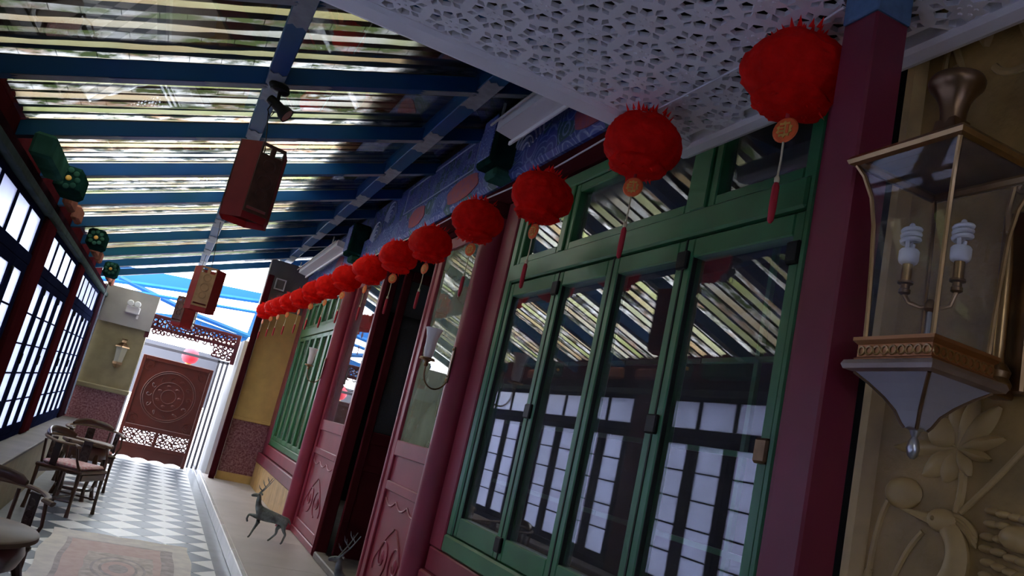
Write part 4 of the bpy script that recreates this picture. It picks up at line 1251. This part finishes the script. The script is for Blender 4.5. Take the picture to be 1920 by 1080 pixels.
for i, p in enumerate(POS):
    v = i % 3; tilt = (.05 * math.sin(i * 2.1), .04 * math.cos(i * 1.7))
    rz = i * 1.1 if i > 2 else (.25, 1.3, 2.6)[i]
    if v not in used:
        o = proto[v]; used.add(v); o.location = p; o['label'] = pom_label(i)
    else:
        o = dup(proto[v], p, label=pom_label(i))
    for ch in o.children:
        if ch.name.startswith('pom'): ch.rotation_euler = (tilt[0], tilt[1], rz)
        if ch.name.startswith('medallion'): ch.rotation_euler = (0, 0, (.35, .7, .2, .5)[i % 4])
st = thing('lantern_string', 'thin white string carrying the red pom lanterns from the maroon post', 'string', (1.40, 1.55, 2.9))
pts = [(1.40, 1.545, 2.90)] + [(p[0], p[1], p[2] + .132) for p in POS] + [(1.20, 13.45, 3.02)]
MB().tube(pts, .0042, 6).build('string', 'white_cord', st)

# ------------------------------------------------------------------ hexagonal hanging lanterns under the centre purlin
def hex_lantern(c, phi, z0, z1, label, mats, ztop, wx=None):
    t = thing('hexagonal_lantern', label, 'lantern', (c[0], c[1], z0), group='hexagonal lanterns under the middle beam')
    r = .165
    V = [(c[0] + r * math.cos(phi + k * PI / 3), c[1] + r * math.sin(phi + k * PI / 3)) for k in range(6)]
    for k in range(6):
        a, b = Vector((*V[k], 0)), Vector((*V[(k + 1) % 6], 0))
        n = ((a + b) / 2 - Vector((c[0], c[1], 0))).normalized()
        m = mats[k % 2]
        def quad(s0, s1, q0, q1, d0, d1):
            vs = []
            for s in (s0, s1):
                for zq in (q0, q1):
                    for d in (d0, d1):
                        p = a.lerp(b, s) + n * d; vs.append((p.x, p.y, zq))
            return MB().add(vs, [(0, 1, 3, 2), (4, 6, 7, 5), (0, 4, 5, 1), (2, 3, 7, 6), (0, 2, 6, 4), (1, 5, 7, 3)])
        zl = z0 - (.03 if k % 2 == 0 else -.01)
        if k % 2 == 0:
            f = quad(.02, .98, z0, z1, -.004, .0).build('cloth_panel', m, t)
        else:
            # openwork wooden panel: frame, fret bars, small corner slots
            f = quad(.0, 1, z0 + .04, z1 - .07, -.005, .002).build('wood_panel', m, t)
            mb = MB()
            for (s0, s1, q0, q1) in ((0, .08, z0, z1), (.92, 1, z0, z1), (.08, .92, z1 - .02, z1), (.08, .92, z0, z0 + .02), (.40, .60, z1 - .075, z1 - .02)):
                bq = quad(s0, s1, q0, q1, -.008, .006); mb.add(bq.v, bq.f)
            mb.build('panel_frame', m, f)
            mb = MB(); mid = a.lerp(b, .5); ax = (b - a).normalized()
            for (dz, rr) in ((.13, .035), (.22, .045), (.33, .04)):
                pts = [mid + n * .004 + ax * (rr * math.cos(q * 2 * PI / 14)) + Vector((0, 0, z0 + dz + rr * math.sin(q * 2 * PI / 14))) for q in range(15)]
                mb.tube(pts, .006, 5)
            mb.build('panel_carving', m, f, True)
    top = MB(); top.prism([(v[0], v[1]) for v in V], 'xy', z0 + .05, z0 + .056)
    top.build('inner_plate', mats[0], t)
    sk = MB()
    for k in range(0, 6):
        a, b = V[k], V[(k + 1) % 6]
        sk.add([(a[0], a[1], z0), (b[0], b[1], z0), (b[0], b[1], z0 - .045), (a[0], a[1], z0 - .045), (a[0] * .97 + c[0] * .03, a[1] * .97 + c[1] * .03, z0 - .045), (b[0] * .97 + c[0] * .03, b[1] * .97 + c[1] * .03, z0 - .045)], [(0, 1, 2, 3), (3, 2, 5, 4)])
    sk.build('skirt', 'lantern_red', t)
    MB().tube([(c[0], c[1], z0 + .06), (c[0], c[1], z1), (wx or c[0], c[1], ztop)], .004, 5).build('cord', 'black_metal', t)
hex_lantern((.20, 5.32), math.radians(80), 2.60, 3.07, 'red hexagonal cloth and carved wood lantern hanging nearest, under the spotlight', ('lantern_red', 'lantern_wood'), 3.32, .15)
hex_lantern((.19, 9.45), math.radians(53), 2.30, 2.75, 'red hexagonal lantern with a tan paper face, middle one of three', ('lantern_red', 'lantern_tan'), 3.30, .13)
hex_lantern((.09, 12.2), math.radians(20), 2.25, 2.62, 'dark red hexagonal lantern seen low behind the tan-faced one', ('lantern_red', 'lantern_wood'), 3.30, .12)

# ------------------------------------------------------------------ black spotlight on the middle beam
spl = thing('spotlight', 'black ceiling spotlight clamped under the blue middle beam', 'lamp', (.16, 4.75, 3.2))
MB().lathe([(.02, -.005), (.055, 0), (.055, .03), (.03, .05)], 14, (.155, 4.75, 3.275)).build('mount', 'black_metal', spl, True)
mb = MB(); mb.ell((.13, 4.74, 3.30), (.045, .04, .03), 10, 6); mb.ell((.185, 4.76, 3.285), (.035, .04, .03), 10, 6)
mb.build('clamp', 'black_metal', spl, True)
MB().tube([(.16, 4.75, 3.28), (.165, 4.75, 3.22), (.158, 4.75, 3.18)], .011, 7).build('arm', 'black_metal', spl, True)
M = Matrix.Translation((.135, 4.77, 3.21)) @ Matrix.Rotation(math.radians(-28), 4, 'X') @ Matrix.Rotation(math.radians(128), 4, 'Y')
can = MB().lathe([(.026, -.02), (.03, 0), (.032, .075), (.045, .10), (.047, .135), (.043, .135), (.040, .11)], 18, caps=True).xf(M).build('can', 'black_metal', spl, True)
MB().lathe([(.002, .122), (.038, .128), (.040, .132)], 16).xf(M).build('reflector', 'steel', can, True)
MB().tube([(.14, 4.75, 3.19), (.125, 4.75, 3.14), (.15, 4.75, 3.10), (.165, 4.75, 3.14)], .004, 5).build('flex', 'black_metal', spl, True)

# ------------------------------------------------------------------ tulip wall sconces on the round columns
def sconce(yc, z, label):
    cx = FX - .12
    t = thing('tulip_sconce', label, 'lamp', (cx, yc, z), group='tulip sconces on the columns')
    MB().bbox(cx - .008, cx + .004, yc - .016, yc + .016, z - .13, z + .12, .004).build('back_plate', 'bronze_dark', t)
    for zz in (-.11, .10): MB().ell((cx - .010, yc, z + zz), (.007, .010, .010), 8, 6).build('screw', 'brass', t, True)
    pts = [(cx - .01, yc, z - .08)] + [(cx - .085 + .085 * math.cos(a), yc, z - .09 + .085 * math.sin(a) * 1.2) for a in [-.1 - i * (PI - .2) / 12 for i in range(13)]] + [(cx - .172, yc, z - .045)]
    MB().tube(pts, .006, 7).build('arm', 'bronze_dark', t, True)
    bx = cx - .172
    MB().lathe([(.008, -.06), (.016, -.05), (.012, -.03), (.03, -.015), (.052, -.006), (.05, 0), (.02, .004)], 16, (bx, yc, z)).build('cup', 'bronze_dark', t, True)
    mb = MB()
    for k in range(5):
        a = 2 * PI * k / 5
        mb.ell((bx + .035 * math.cos(a), yc + .035 * math.sin(a), z - .01), (.024, .012, .006), 8, 6, Matrix.Rotation(a, 3, 'Z'))
    mb.build('leaves', 'brass', t, True)
    MB().lathe([(.024, .0), (.032, .02), (.036, .06), (.036, .10), (.040, .14), (.050, .18), (.060, .20), (.056, .20), (.047, .18), (.036, .14)], 20, (bx, yc, z), caps=False).build('glass_shade', 'frosted_white', t, True)
    return t
sconce(5.06, 2.00, 'white tulip-shade sconce on the column beside the large green window')
sconce(9.62, 2.00, 'white tulip-shade sconce on the column beside the far green window')

# ------------------------------------------------------------------ bronze deer
def deer(x, y, z, s, rz, label):
    t = thing('deer_statue', label, 'statue', (x, y, z), rz, group='bronze deer by the doorway')
    # skeleton in local coordinates, facing -x, one continuous skinned body
    J = {'pel': ((.13, 0, .245), .042, None), 'mid': ((.03, 0, .235), .046, 'pel'), 'che': ((-.08, 0, .25), .047, 'mid'),
         'nk1': ((-.125, 0, .295), .034, 'che'), 'nk2': ((-.14, 0, .355), .024, 'nk1'), 'pol': ((-.145, 0, .405), .021, 'nk2'),
         'hd': ((-.175, 0, .41), .019, 'pol'), 'muz': ((-.222, 0, .395), .010, 'hd'),
         'rum': ((.165, 0, .225), .03, 'pel'), 'tl': ((.195, 0, .225), .012, 'rum'), 'tl2': ((.21, 0, .195), .006, 'tl'),
         'h1a': ((.135, .032, .19), .028, 'pel'), 'h1b': ((.10, .034, .135), .016, 'h1a'), 'h1c': ((.105, .034, .085), .010, 'h1b'), 'h1d': ((.055, .034, .02), .008, 'h1c'), 'h1e': ((.04, .034, .008), .009, 'h1d'),
         'h2a': ((.15, -.032, .19), .028, 'pel'), 'h2b': ((.155, -.034, .14), .016, 'h2a'), 'h2c': ((.185, -.034, .10), .010, 'h2b'), 'h2d': ((.17, -.034, .02), .008, 'h2c'), 'h2e': ((.158, -.034, .008), .009, 'h2d'),
         'f1a': ((-.085, .028, .205), .024, 'che'), 'f1b': ((-.095, .03, .14), .013, 'f1a'), 'f1c': ((-.115, .03, .085), .009, 'f1b'), 'f1d': ((-.135, .03, .02), .007, 'f1c'), 'f1e': ((-.148, .03, .008), .009, 'f1d'),
         'f2a': ((-.11, -.028, .215), .022, 'che'), 'f2b': ((-.165, -.03, .225), .013, 'f2a'), 'f2c': ((-.195, -.03, .225), .010, 'f2b'), 'f2d': ((-.205, -.03, .185), .008, 'f2c'), 'f2e': ((-.19, -.03, .155), .009, 'f2d')}
    names = list(J); me = bpy.data.meshes.new('body')
    me.from_pydata([tuple(c * s for c in J[n][0]) for n in names], [(names.index(n), names.index(J[n][2])) for n in names if J[n][2]], [])
    ob = bpy.data.objects.new('body', me); COL.objects.link(ob); ob.parent = t
    me.materials.append(MATS['verdigris_bronze'])
    sk = ob.modifiers.new('skin', 'SKIN')
    if not me.skin_vertices:
        bm = bmesh.new(); bm.from_mesh(me); bm.verts.layers.skin.verify(); bm.to_mesh(me); bm.free()
    for i, n in enumerate(names):
        r = J[n][1] * s * (1.22 if n[0] in 'hf' or n in ('mid', 'che', 'pel') else 1.1); me.skin_vertices[0].data[i].radius = (r, r); me.skin_vertices[0].data[i].use_root = (n == 'pel')
    sb = ob.modifiers.new('sub', 'SUBSURF'); sb.levels = 2; sb.render_levels = 2
    sk.use_smooth_shade = True
    for sgn in (-1, 1):
        mb = MB()
        B0 = (-.155, sgn * .012, .422)
        tip = (-.06, sgn * .075, .585)
        main = [(B0[0] + (tip[0] - B0[0]) * q + .0 , B0[1] + (tip[1] - B0[1]) * q ** .8, B0[2] + (tip[2] - B0[2]) * q - .012 * math.sin(PI * q)) for q in [i / 8 for i in range(9)]]
        mb.tube([tuple(c * s for c in p) for p in main], [.0065 * s * (1 - .6 * i / 8) for i in range(9)], 6)
        for (q, dx, dz) in ((.25, -.05, .045), (.5, -.045, .06), (.75, -.03, .05)):
            p = main[int(q * 8)]
            mb.tube([tuple(c * s for c in p), tuple(c * s for c in (p[0] + dx * .6, p[1] + sgn * .01, p[2] + dz * .5)), tuple(c * s for c in (p[0] + dx * .8, p[1] + sgn * .015, p[2] + dz))], [.0045 * s, .0035 * s, .0015 * s], 5)
        mb.build('antler', 'verdigris_bronze', t, True, local=True)
        MB().ell(tuple(c * s for c in (-.128, sgn * .034, .425)), (.010 * s, .022 * s, .010 * s), 8, 6).build('ear', 'verdigris_bronze', t, True, local=True)
        MB().ell(tuple(c * s for c in (-.182, sgn * .0165, .416)), (.003 * s, .002 * s, .003 * s), 6, 5).build('eye', 'black_metal', t, True, local=True)
    return t
deer(1.405, 8.47, .123, 1.05, math.radians(-4), 'whole bronze deer statue stepping with a raised foreleg on the stone platform')
deer(1.63, 5.62, .123, 1.05, math.radians(-6), 'bronze deer statue at the near side of the doorway, antlers showing at the bottom edge')

# ------------------------------------------------------------------ furniture along the windows
def armchair(loc, rz, label):
    t = thing('corner_armchair', label, 'chair', loc, rz, group='curved-rail wooden armchairs')
    # local: seat centre at origin, open front towards -y
    MB().bbox(-.25, .25, -.235, .235, .40, .435, .01).build('seat', 'walnut', t, local=True)
    MB().bbox(-.21, .21, -.21, .20, .436, .475, .018).build('cushion', 'cushion_pink', t, True, local=True)
    for (x, y) in ((-.225, -.21), (.225, -.21), (-.225, .21), (.225, .21)):
        MB().tube([(x, y, .41), (x * 1.01, y, .25), (x * 1.03, y * 1.02, .08), (x * 1.05, y * 1.04, 0)], [.020, .017, .016, .021], 8).build('leg', 'walnut', t, True, local=True)
    for (p, q) in (((-.23, -.21, .14), (-.23, .21, .14)), ((.23, -.21, .14), (.23, .21, .14)), ((-.23, .0, .14), (.23, .0, .14))):
        MB().tube([p, q], .010, 6).build('stretcher', 'walnut', t, True, local=True)
    for y in (-.225, .225): MB().bbox(-.21, .21, y - .008, y + .008, .34, .40, .004).build('apron', 'walnut', t, local=True)
    n = 26; rail = []
    for i in range(n + 1):
        a = math.radians(-32) + math.radians(244) * i / n
        rail.append((.315 * math.cos(a), .03 + .27 * math.sin(a), .665 + .03 * max(0, math.sin(a))))
    rail = [(rail[0][0] + .035, rail[0][1] - .05, .655)] + rail + [(rail[-1][0] - .035, rail[-1][1] - .05, .655)]
    r_ = MB().tube(rail, [.019] + [.017] * (n + 1) + [.019], 8, flat=(1.25, 1.25, .8)).build('arm_rail', 'walnut_light', t, True, local=True)
    cr_ = MB().tube([(.315 * math.cos(a) * .9, .03 + .27 * math.sin(a), .70 + .045 * math.sin((a - PI * .2) / .6)) for a in [PI * .2 + PI * .6 * i / 12 for i in range(13)]], [.014] + [.024] * 11 + [.014], 8, flat=(1, .7, 1.4)).build('crest', 'walnut', t, True, local=True)
    for (ax, ay) in ((-.20, .205), (.20, .205)):
        MB().tube([(ax, ay, .43), (ax * 1.05, ay * 1.12, .66)], .012, 7).build('post', 'walnut', t, True, local=True)
    for sx in (-1, 1):
        MB().tube([(sx * .225, -.20, .42), (sx * .28, -.17, .53), (sx * .275, -.13, .655)], [.016, .011, .012], 7).build('arm_support', 'walnut', t, True, local=True)
    for (cx, cy, rot) in ((0, .262, 0), (-.262, .06, 70), (.262, .06, -70)):
        sp_ = MB().bbox(-.045, .045, -.006, .006, .435, .675, .004)
        for q in range(3):
            sp_.tube([(.028 * math.cos(a), -.008, .49 + .06 * q + .024 * math.sin(a)) for a in [2 * PI * i / 10 for i in range(11)]], .006, 5)
        sp_.xf(Matrix.Translation((cx, cy, 0)) @ Matrix.Rotation(math.radians(rot), 4, 'Z'))
        sp_.build('carved_splat', 'dark_wood', t, True, local=True)
    return t
armchair((-.49, 9.02, 0), math.radians(65), 'curved-rail wooden armchair with a pink cushion, in front of the far tea table')
armchair((-.47, 10.85, 0), math.radians(15), 'curved-rail wooden armchair behind the far tea table, its back to the carved screen')
armchair((-.66, 5.30, 0), math.radians(20), 'curved-rail wooden armchair nearest the camera, cut by the left edge')
def tea_table(loc, r, hgt, label):
    t = thing('tea_table', label, 'table', loc, 0.0, group='small tea tables by the windows')
    MB().lathe([(r * .95, hgt - .035), (r, hgt - .028), (r, hgt - .008), (r * .97, hgt)], 36).build('table_top', 'walnut_light', t, True, local=True)
    MB().lathe([(r * .84, hgt - .16), (r * .90, hgt - .10), (r * .84, hgt - .036)], 36).build('apron', 'walnut', t, True, local=True)
    for k in range(5):
        a = 2 * PI * k / 5 + .3
        MB().tube([(r * .80 * math.cos(a), r * .80 * math.sin(a), hgt - .12), (r * .92 * math.cos(a), r * .92 * math.sin(a), hgt * .6), (r * .72 * math.cos(a), r * .72 * math.sin(a), hgt * .2), (r * .82 * math.cos(a), r * .82 * math.sin(a), .0)], [.03, .024, .018, .024], 8).build('leg', 'walnut', t, True, local=True)
    MB().lathe([(r * .68, hgt * .16), (r * .72, hgt * .18), (r * .72, hgt * .21), (r * .66, hgt * .22)], 28).build('lower_shelf', 'walnut', t, True, local=True)
    return t
tea_table((-.47, 9.95, 0), .26, .62, 'small round tea table between the two armchairs')
tea_table((-.66, 4.62, 0), .37, .60, 'round brown table cut by the lower left corner')

# ------------------------------------------------------------------ rug
rg = thing('rug', 'faded cream and pink rug with a central medallion on the chequered floor', 'rug', (.13, 6.6, 0))
def wob(x0, x1, y0, y1, n=14, a=.012):
    P = []
    for i in range(n): P.append((x0 + (x1 - x0) * i / n, y0 + a * math.sin(i * 1.9)))
    for i in range(n): P.append((x1 + a * math.sin(i * 1.3), y0 + (y1 - y0) * i / n))
    for i in range(n): P.append((x1 - (x1 - x0) * i / n, y1 + a * math.sin(i * 1.5)))
    for i in range(n): P.append((x0 + a * 1.6 * math.sin(i * 1.1), y1 - (y1 - y0) * i / n))
    return P
MB().prism(wob(-.43, .70, 5.2, 8.15), 'xy', .002, .009).build('pile_border', 'rug_cream', rg)
MB().prism(wob(-.29, .56, 5.35, 7.82, a=.006), 'xy', .008, .0105).build('grey_band', 'rug_grey', rg)
MB().prism(wob(-.25, .46, 5.4, 7.78, a=.006), 'xy', .009, .0115).build('pink_field', 'rug_pink', rg)
MB().prism(wob(-.10, .40, 6.35, 7.38, a=.004), 'xy', .010, .0125).build('pale_frame', 'rug_pale', rg)
def ellp(cx, cy, rx, ry, n=30): return [(cx + rx * math.cos(2 * PI * i / n), cy + ry * math.sin(2 * PI * i / n)) for i in range(n)]
for k, (rx, ry_, m) in enumerate(((.20, .40, 'rug_grey'), (.18, .36, 'rug_pale'), (.14, .28, 'rug_grey'), (.12, .24, 'rug_pink'), (.07, .14, 'rug_grey'))):
    MB().prism(ellp(.15, 6.87, rx, ry_), 'xy', .011, .0130 + .0006 * k).build('medallion', m, rg)

# thin conduit on the left wall near the end
tag(MB().tube([(LX + .1, 13.5, 2.62), (LX + .12, 13.5, .62)], .012, 6).build('conduit', 'grey_band_paint'), 'thin grey conduit running down the dark left wall near its end', 'pipe')
